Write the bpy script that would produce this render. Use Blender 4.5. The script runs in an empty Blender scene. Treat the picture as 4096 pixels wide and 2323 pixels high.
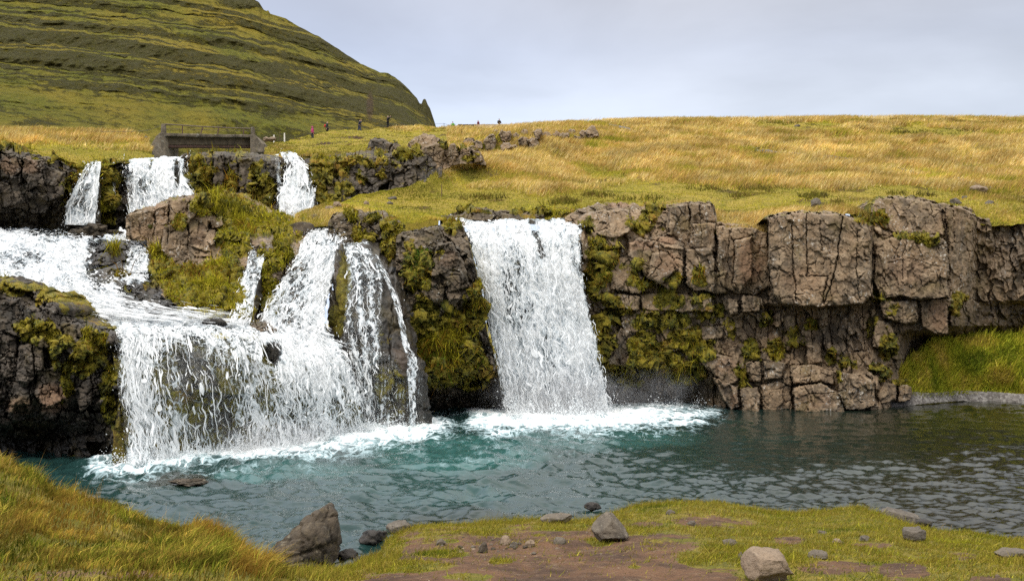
import bpy, bmesh, math, random
import numpy as np
from mathutils import Vector, Matrix
random.seed(5); RNG=np.random.default_rng(11)
SC=bpy.context.scene; COL=SC.collection
F=995.556; H=4.0; YH=322.0          # lens 35 mm on a 1024 px wide frame, eye 4 m above the pool
# ------------------------------------------------------------ design helpers
def W(px,py,D):
    px,py,D=np.broadcast_arrays(np.asarray(px,float),np.asarray(py,float),np.asarray(D,float))
    return np.stack([(px-512.0)/F*D, D, H+(YH-py)/F*D],-1)
def PX(P):
    D=np.maximum(P[...,1],0.3)
    return 512+P[...,0]*F/D, YH-(P[...,2]-H)*F/D
def ss(a,b,x):
    t=np.clip((x-a)/(b-a),0,1); return t*t*(3-2*t)
def _h(ix,iy,iz,s):
    n=(ix.astype(np.uint32)*np.uint32(374761393)+iy.astype(np.uint32)*np.uint32(668265263)
       +iz.astype(np.uint32)*np.uint32(2246822519)+np.uint32((s*3266489917)&0xffffffff))
    n=(n^(n>>np.uint32(13)))*np.uint32(1274126177); n=n^(n>>np.uint32(16))
    n=n*np.uint32(2654435761); return n^(n>>np.uint32(15))
def rnd(ix,iy,iz,s): return _h(ix,iy,iz,s).astype(np.float64)/4294967295.0
def noise3(x,y,z,s=0):
    x,y,z=np.broadcast_arrays(np.asarray(x,float),np.asarray(y,float),np.asarray(z,float))
    xi=np.floor(x).astype(np.int64);yi=np.floor(y).astype(np.int64);zi=np.floor(z).astype(np.int64)
    fx=x-xi;fy=y-yi;fz=z-zi
    u=fx**3*(fx*(fx*6-15)+10);v=fy**3*(fy*(fy*6-15)+10);w=fz**3*(fz*(fz*6-15)+10)
    def g(a,b,c):
        h=_h(xi+a,yi+b,zi+c,s)
        gx=((h&np.uint32(1023)).astype(float)/511.5-1);gy=(((h>>np.uint32(10))&np.uint32(1023)).astype(float)/511.5-1)
        gz=(((h>>np.uint32(20))&np.uint32(1023)).astype(float)/511.5-1)
        return gx*(fx-a)+gy*(fy-b)+gz*(fz-c)
    def L(a,b,t): return a+(b-a)*t
    return 1.25*L(L(L(g(0,0,0),g(1,0,0),u),L(g(0,1,0),g(1,1,0),u),v),L(L(g(0,0,1),g(1,0,1),u),L(g(0,1,1),g(1,1,1),u),v),w)
def fbm(x,y,z,s=0,o=4,gain=.5):
    a=1.;t=0;f=1.
    for i in range(o):
        t=t+a*noise3(np.asarray(x)*f,np.asarray(y)*f,np.asarray(z)*f,s+i*17); a*=gain; f*=2.03
    return t
def fP(P,sc,s=0,o=4,gain=.5): return fbm(P[...,0]*sc,P[...,1]*sc,P[...,2]*sc,s,o,gain)
def voro(x,y,s=0,sq=.6,jit=.85):
    """cells in the plane: F2-F1 border measure, cell hash id (two ints) and offset from the cell point"""
    xi=np.floor(x).astype(np.int64);yi=np.floor(y).astype(np.int64)
    b1=np.full(x.shape,9.);b2=np.full(x.shape,9.)
    cx=np.zeros(x.shape,np.int64);cy=np.zeros(x.shape,np.int64);dx=np.zeros(x.shape);dy=np.zeros(x.shape)
    for i in (-1,0,1):
        for j in (-1,0,1):
            ax=xi+i;ay=yi+j
            px=ax+.5+(rnd(ax,ay,ax*0,s)-.5)*jit;py=ay+.5+(rnd(ax,ay,ax*0+1,s)-.5)*jit
            ex=x-px;ey=y-py
            d=sq*np.maximum(abs(ex),abs(ey))+(1-sq)*np.hypot(ex,ey)
            m=d<b1
            b2=np.where(m,b1,np.minimum(b2,d)); b1=np.where(m,d,b1)
            cx=np.where(m,ax,cx);cy=np.where(m,ay,cy);dx=np.where(m,ex,dx);dy=np.where(m,ey,dy)
    return b2-b1,cx,cy,dx,dy
def sdpoly(x,y,poly):
    x=np.asarray(x,float);y=np.asarray(y,float)
    d=np.full(x.shape,1e9);ins=np.zeros(x.shape,bool);n=len(poly)
    for i in range(n):
        ax,ay=poly[i];bx,by=poly[(i+1)%n]
        ex,ey=bx-ax,by-ay;wx=x-ax;wy=y-ay
        t=np.clip((wx*ex+wy*ey)/(ex*ex+ey*ey+1e-9),0,1)
        d=np.minimum(d,(wx-ex*t)**2+(wy-ey*t)**2)
        c=((ay<=y)&(by>y))|((by<=y)&(ay>y))
        with np.errstate(divide='ignore',invalid='ignore'):
            xx=ax+(y-ay)/(by-ay+1e-12)*ex
        ins^=(c&(x<xx))
    d=np.sqrt(d); return np.where(ins,d,-d)
def sdline(x,y,pl):
    d=np.full(np.shape(x),1e9)
    for (ax,ay),(bx,by) in zip(pl[:-1],pl[1:]):
        ex,ey=bx-ax,by-ay;wx=x-ax;wy=y-ay
        t=np.clip((wx*ex+wy*ey)/(ex*ex+ey*ey+1e-9),0,1)
        d=np.minimum(d,np.hypot(wx-ex*t,wy-ey*t))
    return d
def blobs(px,py,lst):
    r=np.zeros(np.shape(px))
    for b in lst:
        cx,cy,rx,ry=b[:4];s=b[4] if len(b)>4 else 1
        r=np.maximum(r,s*(1-ss(.55,1.15,np.hypot((px-cx)/rx,(py-cy)/ry))))
    return r
def cat(t,a,b,c,d):
    return .5*((2*b)+(-a+c)*t+(2*a-5*b+4*c-d)*t*t+(-a+3*b-3*c+d)*t*t*t)
def smooth1(A,k):
    if k<1: return A
    B=np.concatenate([np.repeat(A[:1],k,0),A,np.repeat(A[-1:],k,0)],0)
    c=np.cumsum(np.concatenate([np.zeros_like(B[:1]),B],0),0); n=2*k+1
    return (c[n:]-c[:-n])/n
def loft(rows,nu,nv,soft=.02):
    R=[]
    for r in rows:
        a=np.array(r,float);P=W(a[:,0],a[:,1],a[:,2])
        s=np.concatenate([[0],np.cumsum(np.hypot(np.diff(a[:,0]),np.diff(a[:,1])*.3)+1e-6)]);s/=s[-1]
        t=np.linspace(0,1,nu)
        R.append(smooth1(np.stack([np.interp(t,s,P[:,k]) for k in range(3)],-1),int(nu*soft)))
    R=np.array(R);n=len(R)
    pyr=[np.mean([q[1] for q in r]) for r in rows]
    L=np.abs(np.diff(pyr))+2; cum=np.concatenate([[0],np.cumsum(L)]);cum/=cum[-1]
    out=[];vv=np.linspace(0,1,nv)
    for v in vv:
        i=min(max(np.searchsorted(cum,v)-1,0),n-2);t=(v-cum[i])/(cum[i+1]-cum[i])
        a=R[max(i-1,0)];b=R[i];c=R[i+1];d=R[min(i+2,n-1)]
        out.append(.35*(b+(c-b)*t)+.65*cat(t,a,b,c,d))
    return np.array(out)
def normals(P):
    du=np.gradient(P,axis=1);dv=np.gradient(P,axis=0)
    n=np.cross(du,dv);n/=np.linalg.norm(n,axis=-1,keepdims=True)+1e-9
    f=(-n[...,1:2]+.6*n[...,2:3])<0            # face the open side
    return np.where(f,-n,n)
# ------------------------------------------------------------ mesh helpers
def mk(name,V,faces,mat=None,parent=None,attrs=None,smooth=False,loc=None,mats=None,fmat=None):
    V=np.asarray(V,np.float32).reshape(-1,3);fa=np.asarray(faces,np.int32)
    if loc is not None: V=V-np.asarray(loc,np.float32)
    me=bpy.data.meshes.new(name);k=fa.shape[1];n=len(fa)
    me.vertices.add(len(V));me.vertices.foreach_set('co',V.ravel())
    me.loops.add(n*k);me.loops.foreach_set('vertex_index',fa.ravel())
    me.polygons.add(n);me.polygons.foreach_set('loop_start',np.arange(0,n*k,k,dtype=np.int32))
    if smooth: me.polygons.foreach_set('use_smooth',np.ones(n,bool))
    if fmat is not None: me.polygons.foreach_set('material_index',np.asarray(fmat,np.int32))
    for an,av in (attrs or {}).items():
        av=np.asarray(av,np.float32)
        if av.ndim>1 and av.shape[-1]==3 and av.size==len(V)*3:
            at=me.attributes.new(an,'FLOAT_COLOR','POINT')
            c=np.ones((len(V),4),np.float32);c[:,:3]=av.reshape(-1,3);at.data.foreach_set('color',c.ravel())
        else:
            at=me.attributes.new(an,'FLOAT','POINT');at.data.foreach_set('value',av.ravel())
    me.update(calc_edges=True);me.validate(verbose=False)
    o=bpy.data.objects.new(name,me);COL.objects.link(o)
    for m in (mats or [mat]):
        if m: me.materials.append(m)
    if loc is not None: o.location=[float(q) for q in loc]
    if parent: o.parent=parent
    return o
def gridfaces(nv,nu):
    i=np.arange(nv-1)[:,None]*nu+np.arange(nu-1)[None,:]
    return np.stack([i,i+1,i+nu+1,i+nu],-1).reshape(-1,4)
def grid(name,P,mat,attrs=None,smooth=True,**k):
    return mk(name,P.reshape(-1,3),gridfaces(*P.shape[:2]),mat,attrs=attrs,smooth=smooth,**k)
def setp(o,label=None,cat=None,group=None,kind=None):
    for a,v in (('label',label),('category',cat),('group',group),('kind',kind)):
        if v: o[a]=v
    return o
def empty(name,loc,label,cat,group=None):
    o=bpy.data.objects.new(name,None);COL.objects.link(o);o.location=[float(q) for q in loc];o.empty_display_size=.3
    return setp(o,label,cat,group)
class MB:
    """collects simple solids into ONE mesh"""
    def __init__(s): s.bm=bmesh.new()
    def hexa(s,c8):
        v=[s.bm.verts.new([float(q) for q in c]) for c in c8]
        for f in ((0,1,2,3),(7,6,5,4),(0,4,5,1),(1,5,6,2),(2,6,7,3),(3,7,4,0)): s.bm.faces.new([v[i] for i in f])
    def box(s,x0,x1,y0,y1,z0,z1):
        s.hexa([(x0,y0,z0),(x1,y0,z0),(x1,y1,z0),(x0,y1,z0),(x0,y0,z1),(x1,y0,z1),(x1,y1,z1),(x0,y1,z1)])
    def prism(s,poly,d0,d1):
        """outline of points in space, extruded from offset d0 to d1"""
        a=[s.bm.verts.new(Vector(p)+Vector(d0)) for p in poly];b=[s.bm.verts.new(Vector(p)+Vector(d1)) for p in poly]
        n=len(poly);s.bm.faces.new(a);s.bm.faces.new(b[::-1])
        for i in range(n): s.bm.faces.new([a[i],b[i],b[(i+1)%n],a[(i+1)%n]])
    def tube(s,pts,r,seg=8):
        pts=[Vector([float(q) for q in p]) for p in pts];rs=r if hasattr(r,'__len__') else [r]*len(pts);rings=[]
        for i,p in enumerate(pts):
            t=(pts[min(i+1,len(pts)-1)]-pts[max(i-1,0)]).normalized()
            a=t.cross(Vector((0,0,1)) if abs(t.z)<.9 else Vector((1,0,0))).normalized();b=t.cross(a)
            rings.append([s.bm.verts.new(p+(a*math.cos(6.2832*k/seg)+b*math.sin(6.2832*k/seg))*rs[i]) for k in range(seg)])
        for A,B in zip(rings[:-1],rings[1:]):
            for k in range(seg): s.bm.faces.new([A[k],A[(k+1)%seg],B[(k+1)%seg],B[k]])
        s.bm.faces.new(rings[0][::-1]);s.bm.faces.new(rings[-1])
    def ball(s,c,r,sc=(1,1,1),sub=2):
        d=bmesh.ops.create_icosphere(s.bm,subdivisions=sub,radius=1)
        for v in d['verts']: v.co=Vector((v.co.x*r*sc[0]+c[0],v.co.y*r*sc[1]+c[1],v.co.z*r*sc[2]+c[2]))
    def build(s,name,mat,parent=None,loc=(0,0,0),bevel=0,smooth=False,disp=0,sub=0):
        bmesh.ops.recalc_face_normals(s.bm,faces=s.bm.faces)
        if bevel: bmesh.ops.bevel(s.bm,geom=s.bm.edges[:],offset=bevel,segments=2,affect='EDGES',profile=.6)
        if sub: bmesh.ops.subdivide_edges(s.bm,edges=s.bm.edges[:],cuts=sub,use_grid_fill=True)
        L=Vector([float(q) for q in loc])
        for v in s.bm.verts:
            if disp:
                q=np.array(v.co);
                v.co+=Vector([float(noise3(q[0]*3+k*7,q[1]*3,q[2]*3,k)) for k in range(3)])*disp
            v.co-=L
        me=bpy.data.meshes.new(name);s.bm.to_mesh(me);s.bm.free()
        if smooth: me.polygons.foreach_set('use_smooth',np.ones(len(me.polygons),bool))
        me.materials.append(mat);o=bpy.data.objects.new(name,me);COL.objects.link(o)
        if parent: o.parent=parent
        elif L.length>0: o.location=L
        return o
# ------------------------------------------------------------ material helpers
class N:
    def __init__(s,name):
        s.m=bpy.data.materials.new(name);s.m.use_nodes=True;s.t=s.m.node_tree;s.t.nodes.clear()
        s.out=s.t.nodes.new('ShaderNodeOutputMaterial')
    def n(s,ty,**k):
        x=s.t.nodes.new(ty)
        for a,v in k.items():
            if a in('i',):
                for kk,vv in v.items(): s.put(x,kk,vv)
            else: setattr(x,a,v)
        return x
    def put(s,x,k,v):
        sk=x.inputs[k]
        if isinstance(v,bpy.types.NodeSocket): s.t.links.new(v,sk)
        else: sk.default_value=v
    def noise(s,v,scale,detail=4,rough=.55,dist=0):
        return s.n('ShaderNodeTexNoise',i={'Vector':v,'Scale':scale,'Detail':detail,'Roughness':rough,'Distortion':dist}).outputs['Fac']
    def mr(s,v,a,b,c=0.,d=1.,smooth=True):
        x=s.n('ShaderNodeMapRange',clamp=True);x.interpolation_type='SMOOTHSTEP' if smooth else 'LINEAR'
        for k,q in zip(('Value','From Min','From Max','To Min','To Max'),(v,a,b,c,d)): s.put(x,k,q)
        return x.outputs['Result']
    def ma(s,op,a,b=0.,c=0.,clamp=False):
        x=s.n('ShaderNodeMath',operation=op,use_clamp=clamp);s.put(x,0,a);s.put(x,1,b);s.put(x,2,c);return x.outputs[0]
    def mix(s,f,a,b,bt='MIX'):
        x=s.n('ShaderNodeMix',data_type='RGBA',blend_type=bt)
        s.put(x,0,f);s.put(x,6,a if not isinstance(a,tuple) else (*a,1));s.put(x,7,b if not isinstance(b,tuple) else (*b,1));return x.outputs[2]
    def attr(s,name,col=False):
        x=s.n('ShaderNodeAttribute',attribute_name=name);return x.outputs['Color' if col else 'Fac']
    def obj(s): return s.n('ShaderNodeTexCoord').outputs['Object']
    def pos(s): return s.n('ShaderNodeNewGeometry').outputs['Position']
    def map(s,v,sc,rot=(0,0,0)): return s.n('ShaderNodeMapping',i={'Vector':v,'Scale':sc,'Rotation':rot}).outputs[0]
    def bump(s,h,st,dist,nrm=None):
        x=s.n('ShaderNodeBump',i={'Height':h,'Strength':st,'Distance':dist})
        if nrm: s.put(x,'Normal',nrm)
        return x.outputs[0]
    def bsdf(s,col,rough=.8,normal=None,spec=.3,**k):
        x=s.n('ShaderNodeBsdfPrincipled');s.put(x,'Base Color',col if not isinstance(col,tuple) else (*col,1))
        s.put(x,'Roughness',rough);s.put(x,'Specular IOR Level',spec)
        if normal: s.put(x,'Normal',normal)
        for a,v in k.items(): s.put(x,a,v)
        return x.outputs[0]
    def done(s,sh): s.t.links.new(sh,s.out.inputs['Surface']);return s.m
# ------------------------------------------------------------ materials
def rock_mat(name,c1,c2,c3,lichen=.5,mossa=(.040,.047,.006),mossb=(.21,.155,.010),mossc=(.21,.085,.012),wet=0.):
    n=N(name);p=n.pos()
    big=n.noise(p,.55,4,.6);mid=n.noise(p,2.6,5,.65);fin=n.noise(p,14,4,.7)
    c=n.mix(n.mr(big,.36,.64),c1,c2);c=n.mix(n.mr(mid,.45,.72),c,c3)
    c=n.mix(n.attr('tint'),c,(.25,.145,.082))
    st=n.noise(n.map(p,(2.2,2.2,.35)),1.6,4,.6);c=n.mix(n.mr(st,.55,.75,0,.55),c,(.045,.04,.034))
    sp=n.mr(fin,.48,.64,0,.42);c=n.mix(sp,c,(.05,.042,.036))
    lt=n.mr(n.noise(p,7,5,.75),.565,.63,0,lichen);lt=n.ma('MULTIPLY',lt,n.mr(n.noise(p,.9,3,.5),.48,.62))
    c=n.mix(n.mr(n.noise(p,.75,5,.65),.50,.70,0,.65),c,n.mix(n.mr(n.noise(p,3.1,4,.7),.4,.65),(.085,.064,.018),(.16,.11,.04)))
    c=n.mix(lt,c,(.56,.53,.47))
    wa=n.attr('wet');c=n.mix(n.ma('MULTIPLY',wa,.8),c,n.mix(.5,c,(.012,.011,.010),'MULTIPLY'))
    mo=n.attr('moss');mn=n.noise(p,5,5,.7);mm=n.mr(n.ma('ADD',mo,n.ma('MULTIPLY',n.ma('SUBTRACT',mn,.5),1.3)),.42,.58)
    mc=n.mix(n.mr(n.noise(p,2.2,4,.65),.36,.62),mossa,mossb);mc=n.mix(n.mr(n.noise(p,.8,3,.6),.56,.72,0,.75),mc,mossc)
    mc=n.mix(n.mr(n.noise(p,11,3,.7),.42,.68,0,.5),mc,(.31,.27,.02))
    c=n.mix(mm,c,mc)
    h=n.ma('ADD',n.ma('MULTIPLY',mid,.6),n.ma('MULTIPLY',fin,.35))
    hm=n.ma('MULTIPLY',n.noise(p,22,3,.7),mm)
    bp=n.bump(n.ma('ADD',h,hm),.7,.05)
    r=n.ma('SUBTRACT',.88,n.ma('MULTIPLY',n.ma('MULTIPLY',wa,n.ma('SUBTRACT',1,mm)),.42))
    return n.done(n.bsdf(c,r,bp,.4))
M={}
M['rock']=rock_mat('basalt_brown',(.245,.163,.092),(.115,.083,.052),(.36,.262,.165),.85)
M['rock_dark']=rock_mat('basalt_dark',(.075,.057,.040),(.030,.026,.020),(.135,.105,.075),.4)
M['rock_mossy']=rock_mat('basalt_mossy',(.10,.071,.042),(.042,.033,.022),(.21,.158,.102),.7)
M['rock_wet']=rock_mat('basalt_wet',(.050,.038,.024),(.024,.020,.016),(.080,.058,.034),.05,(.035,.032,.006),(.115,.085,.010),(.12,.055,.01))
def boulder_mat(name,c1,c2,c3,lich=.25):
    n=N(name);p=n.obj()
    c=n.mix(n.mr(n.noise(p,2.,4,.6),.35,.65),c1,c2);c=n.mix(n.mr(n.noise(p,9,5,.7),.5,.7,0,.7),c,c3)
    c=n.mix(n.mr(n.noise(p,40,3,.7),.5,.7,0,.4),c,(.05,.04,.035))
    c=n.mix(n.ma('MULTIPLY',n.mr(n.noise(p,6,5,.75),.58,.66),lich),c,(.42,.38,.28))
    h=n.ma('ADD',n.noise(p,7,6,.7),n.ma('MULTIPLY',n.noise(p,34,3,.6),.3))
    return n.done(n.bsdf(c,.85,n.bump(h,.8,.05),.35))
M['boulder_grey']=boulder_mat('stone_grey',(.155,.125,.09),(.07,.058,.045),(.25,.205,.15),.3)
M['boulder_dark']=boulder_mat('stone_dark',(.085,.064,.042),(.032,.026,.019),(.17,.13,.075),.25)
M['boulder_wet']=boulder_mat('stone_wet',(.05,.043,.037),(.022,.02,.018),(.085,.07,.055),.1)
M['boulder_tan']=boulder_mat('stone_tan',(.27,.195,.13),(.19,.14,.096),(.33,.245,.17),.1)
M['boulder_lich']=boulder_mat('stone_lichened',(.14,.115,.088),(.07,.06,.048),(.23,.195,.15),.5)
def grass_mat(name='grass_blades',tr=.35):
    n=N(name);c=n.attr('Col',True)
    d=n.n('ShaderNodeBsdfDiffuse',i={'Color':c}).outputs[0];t=n.n('ShaderNodeBsdfTranslucent',i={'Color':c}).outputs[0]
    x=n.n('ShaderNodeMixShader',i={0:tr,1:d,2:t});return n.done(x.outputs[0])
M['grass']=grass_mat()
def turf_mat(name,ca,cb,cc):
    n=N(name);p=n.pos()
    c=n.mix(n.mr(n.noise(p,.25,5,.65),.38,.62),ca,cb);c=n.mix(n.mr(n.noise(p,1.3,5,.7),.5,.7),c,cc)
    c=n.mix(n.mr(n.noise(p,6,4,.7),.5,.72,0,.7),c,(.05,.042,.012))
    c=n.mix(n.attr('soil'),c,n.mix(n.mr(n.noise(p,3,5,.7),.4,.65),(.085,.045,.025),(.04,.028,.018)))
    return n.done(n.bsdf(c,.95,n.bump(n.noise(p,5,5,.7),1,.25),.1))
M['turf']=turf_mat('hill_turf',(.37,.275,.058),(.27,.225,.034),(.18,.165,.024))
def ground_mat():
    n=N('bank_ground');p=n.pos()
    g=n.mix(n.mr(n.noise(p,1.7,5,.7),.38,.62),(.13,.12,.016),(.22,.165,.03));g=n.mix(n.mr(n.noise(p,9,4,.7),.45,.7,0,.8),g,(.06,.06,.012))
    d=n.mix(n.mr(n.noise(p,1.4,6,.7),.36,.66),(.165,.088,.047),(.068,.040,.026));d=n.mix(n.mr(n.noise(n.map(p,(1,1.6,1)),5,5,.75),.5,.72,0,.75),d,(.22,.150,.09))
    d=n.mix(n.mr(n.noise(p,28,4,.75),.5,.68,0,.6),d,(.055,.036,.026))
    s=n.attr('soil');m=n.mr(n.ma('ADD',s,n.ma('MULTIPLY',n.ma('SUBTRACT',n.noise(p,3.5,6,.75),.5),1.5)),.42,.6)
    c=n.mix(m,g,d);h=n.ma('ADD',n.noise(p,12,6,.75),n.ma('MULTIPLY',n.noise(p,60,3,.7),.35))
    return n.done(n.bsdf(c,.93,n.bump(h,.9,.035),.2))
M['ground']=ground_mat()
def vcol(name):
    n=N(name);return n.done(n.bsdf(n.attr('Col',True),.9))
M['grit']=vcol('grit')
def gravel_mat(name,a,b):
    n=N(name);p=n.pos();v=n.n('ShaderNodeTexVoronoi',i={'Vector':p,'Scale':9.}).outputs
    c=n.mix(n.mr(v['Color'],.2,.9),a,b);c=n.mix(n.mr(n.noise(p,1.2,4),.45,.65,0,.6),c,(.05,.045,.04))
    return n.done(n.bsdf(c,.9,n.bump(v['Distance'],.8,.06),.3))
M['gravel']=gravel_mat('beach_gravel',(.12,.105,.095),(.28,.26,.235))
M['pathgravel']=gravel_mat('path_gravel',(.10,.10,.10),(.22,.215,.21))
def mountain_mat():
    n=N('mountain_slope');p=n.pos();nz=n.n('ShaderNodeSeparateXYZ',i={0:n.n('ShaderNodeNewGeometry').outputs['Normal']}).outputs[2]
    g=n.mix(n.mr(n.noise(n.map(p,(.012,.012,.02)),1,5,.6),.36,.64),(.245,.185,.026),(.13,.132,.018))
    g=n.mix(n.mr(n.noise(p,.16,5,.7),.45,.7,0,.75),g,(.075,.072,.014))
    g=n.mix(n.mr(n.noise(p,.5,4,.7),.5,.75,0,.6),g,(.26,.19,.03))
    r=n.mix(n.mr(n.noise(n.map(p,(.6,.6,.10)),1,5,.7),.36,.66),(.065,.060,.022),(.12,.105,.035))
    r=n.mix(n.mr(n.noise(p,.2,4,.7),.42,.66,0,.8),r,(.085,.08,.018))
    r=n.mix(n.mr(n.noise(n.map(p,(.9,.9,.13)),1.3,4,.75),.60,.72,0,.6),r,(.27,.25,.21))
    rk=n.attr('rock');f=n.mr(n.ma('ADD',rk,n.ma('MULTIPLY',n.ma('SUBTRACT',n.noise(n.map(p,(1.4,1.4,.7)),.11,8,.80),.5),3.2)),.28,.80)
    c=n.mix(f,g,r)
    c=n.mix(n.attr('tint'),c,(.11,.06,.05))
    h=n.ma('ADD',n.noise(p,.25,6,.75),n.ma('MULTIPLY',n.noise(n.map(p,(1,1,.16)),.45,5,.75),n.ma('MULTIPLY',f,1.4)))
    return n.done(n.bsdf(c,.95,n.bump(h,1,4.5),.1))
M['mountain']=mountain_mat()
def falls_mat(name,sx,sy,web,seed,tintg=(.60,.67,.71)):
    """falling white water: foam strands with gaps through which the rock shows"""
    n=N(name)
    uv=n.n('ShaderNodeCombineXYZ',i={0:n.attr('fu'),1:n.attr('fv'),2:float(seed)}).outputs[0]
    wob=n.n('ShaderNodeTexNoise',i={'Vector':n.map(uv,(1.6,.6,1)),'Scale':1.3,'Detail':3.}).outputs['Color']
    wv=n.n('ShaderNodeVectorMath',operation='SCALE',i={0:n.n('ShaderNodeVectorMath',operation='SUBTRACT',i={0:wob,1:(.5,.5,.5)}).outputs[0],'Scale':.55}).outputs[0]
    q=n.n('ShaderNodeVectorMath',operation='ADD',i={0:uv,1:wv}).outputs[0]
    a=n.noise(n.map(q,(sx,sy,1)),1,6,.70)
    b=n.noise(n.map(q,(sx*.30,sy*.22,1)),1,3,.55)
    r1=n.noise(n.map(q,(sx*.55,sy*.85,1)),1,2,.5);r2=n.noise(n.map(q,(sx*1.1,sy*1.5,1)),1.,2,.5)
    rid=lambda x,w:n.mr(n.ma('ABSOLUTE',n.ma('SUBTRACT',x,.5)),0.,w,1.,0.,False)
    w=n.ma('MAXIMUM',rid(r1,.085),n.ma('MULTIPLY',rid(r2,.06),.75))
    f=n.ma('ADD',n.ma('MULTIPLY',a,1-web),n.ma('MULTIPLY',n.ma('ADD',n.ma('MULTIPLY',w,.42),.30),web))
    f=n.ma('ADD',f,n.ma('MULTIPLY',n.ma('SUBTRACT',b,.5),.62))
    thr=n.ma('SUBTRACT',.80,n.ma('MULTIPLY',n.attr('dens'),.56))
    al=n.mr(f,n.ma('SUBTRACT',thr,.09),n.ma('ADD',thr,.13))
    c=n.mix(n.mr(f,n.ma('ADD',thr,.0),n.ma('ADD',thr,.24)),tintg,(.93,.945,.95))
    bp=n.bump(n.ma('ADD',f,n.ma('MULTIPLY',a,.6)),.9,.12)
    foam=n.n('ShaderNodeBsdfDiffuse',i={'Color':c,'Normal':bp}).outputs[0]
    tl=n.n('ShaderNodeBsdfTranslucent',i={'Color':c}).outputs[0]
    foam=n.n('ShaderNodeMixShader',i={0:.22,1:foam,2:tl}).outputs[0]
    tr=n.n('ShaderNodeBsdfTransparent',i={'Color':(.93,.95,.94,1)}).outputs[0]
    gl=n.n('ShaderNodeBsdfGlossy',i={'Color':(1,1,1,1),'Roughness':.12,'Normal':bp}).outputs[0]
    film=n.n('ShaderNodeMixShader',i={0:n.ma('MULTIPLY',n.mr(n.attr('dens'),.0,.25),.04),1:tr,2:gl}).outputs[0]
    return n.done(n.n('ShaderNodeMixShader',i={0:al,1:film,2:foam}).outputs[0])
M['fall']=falls_mat('white_water_fall',6.5,1.9,.5,1.3)
M['fall_web']=falls_mat('white_water_lace',6.2,2.6,.74,4.1)
M['rapid']=falls_mat('white_water_rapid',5.5,3.2,.35,8.7,(.62,.69,.74))
M['fall_far']=falls_mat('white_water_far',5.,1.4,.30,12.2)
def spray_mat():
    n=N('spray_drops');d=n.n('ShaderNodeBsdfDiffuse',i={'Color':(.93,.945,.95,1)}).outputs[0]
    t=n.n('ShaderNodeBsdfTranslucent',i={'Color':(.93,.945,.95,1)}).outputs[0]
    m=n.n('ShaderNodeMixShader',i={0:.3,1:d,2:t}).outputs[0];x=n.n('ShaderNodeBsdfTransparent').outputs[0]
    return n.done(n.n('ShaderNodeMixShader',i={0:.45,1:m,2:x}).outputs[0])
M['spray']=spray_mat();M['strand']=grass_mat('water_strand',.25)
def pool_mat():
    n=N('pool_water');p=n.pos()
    foam=n.attr('foam');teal=n.attr('teal');sh=n.attr('shallow_reflect')
    c=n.mix(teal,(.010,.025,.023),(.032,.115,.106));c=n.mix(sh,c,(.011,.012,.004))
    pm=n.map(p,(1,.62,1),(0,0,.25))
    wa=n.noise(pm,1.1,3,.55,.6);wb=n.noise(n.map(p,(1,1.5,1),(0,0,.12)),4.6,4,.6,.4)
    bp=n.bump(n.ma('ADD',n.ma('MULTIPLY',wa,.35),n.ma('MULTIPLY',wb,.22)),.30,.20)
    wat=n.bsdf(c,.07,bp,.5,IOR=1.333)
    fl=n.noise(n.map(p,(1,.5,1)),1.3,7,.72,.9);r1=n.noise(n.map(p,(1,.5,1)),1.9,3,.6,1.2)
    w=n.mr(n.ma('ABSOLUTE',n.ma('SUBTRACT',r1,.5)),0.,.10,1.,0.,False)
    f=n.ma('ADD',n.ma('MULTIPLY',fl,.78),n.ma('MULTIPLY',w,.24))
    thr=n.ma('SUBTRACT',.86,n.ma('MULTIPLY',foam,.62))
    al=n.mr(f,n.ma('SUBTRACT',thr,.16),n.ma('ADD',thr,.26))
    fc=n.mix(n.mr(f,thr,n.ma('ADD',thr,.34)),(.46,.62,.66),(.93,.945,.95))
    fo=n.bsdf(fc,.7,n.bump(f,.5,.08),.2)
    return n.done(n.n('ShaderNodeMixShader',i={0:al,1:wat,2:fo}).outputs[0])
M['pool']=pool_mat()
def plain(name,c,r=.8,noise=0,sc=6,c2=None,metal=0):
    n=N(name);p=n.obj();cc=n.mix(n.mr(n.noise(p,sc,5,.65),.38,.66),c,c2 or tuple(q*.6 for q in c))
    return n.done(n.bsdf(cc,r,n.bump(n.noise(p,sc*3,4,.7),.5,.02),.3,Metallic=metal))
def concrete():
    n=N('old_concrete');p=n.pos()
    c=n.mix(n.mr(n.noise(p,1.2,5,.65),.38,.64),(.25,.205,.15),(.12,.10,.075))
    c=n.mix(n.mr(n.noise(n.map(p,(2.4,2.4,.5)),1,4,.65),.52,.72,0,.8),c,(.07,.062,.05))
    c=n.mix(n.mr(n.noise(p,5,5,.75),.56,.66,0,.6),c,(.42,.40,.35));c=n.mix(n.mr(n.noise(p,2.1,4,.6),.62,.72,0,.6),c,(.14,.12,.03))
    return n.done(n.bsdf(c,.92,n.bump(n.noise(p,6,5,.7),.8,.06),.2))
M['concrete']=concrete();M['concrete_dark']=plain('damp_shaded_concrete',(.135,.105,.07),.9,sc=3,c2=(.07,.055,.038))  # concrete_dark: damp girder tone with the shade under the deck mixed in
M['rust']=plain('rusted_steel',(.115,.062,.045),.7,sc=5,c2=(.06,.036,.03))
M['rail']=plain('weathered_rail',(.17,.125,.10),.6,sc=4,c2=(.09,.065,.052))
M['paint']=plain('flaking_paint',(.42,.44,.46),.7,sc=9,c2=(.2,.12,.1))
M['skin']=plain('skin',(.48,.29,.21),.6)
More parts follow.
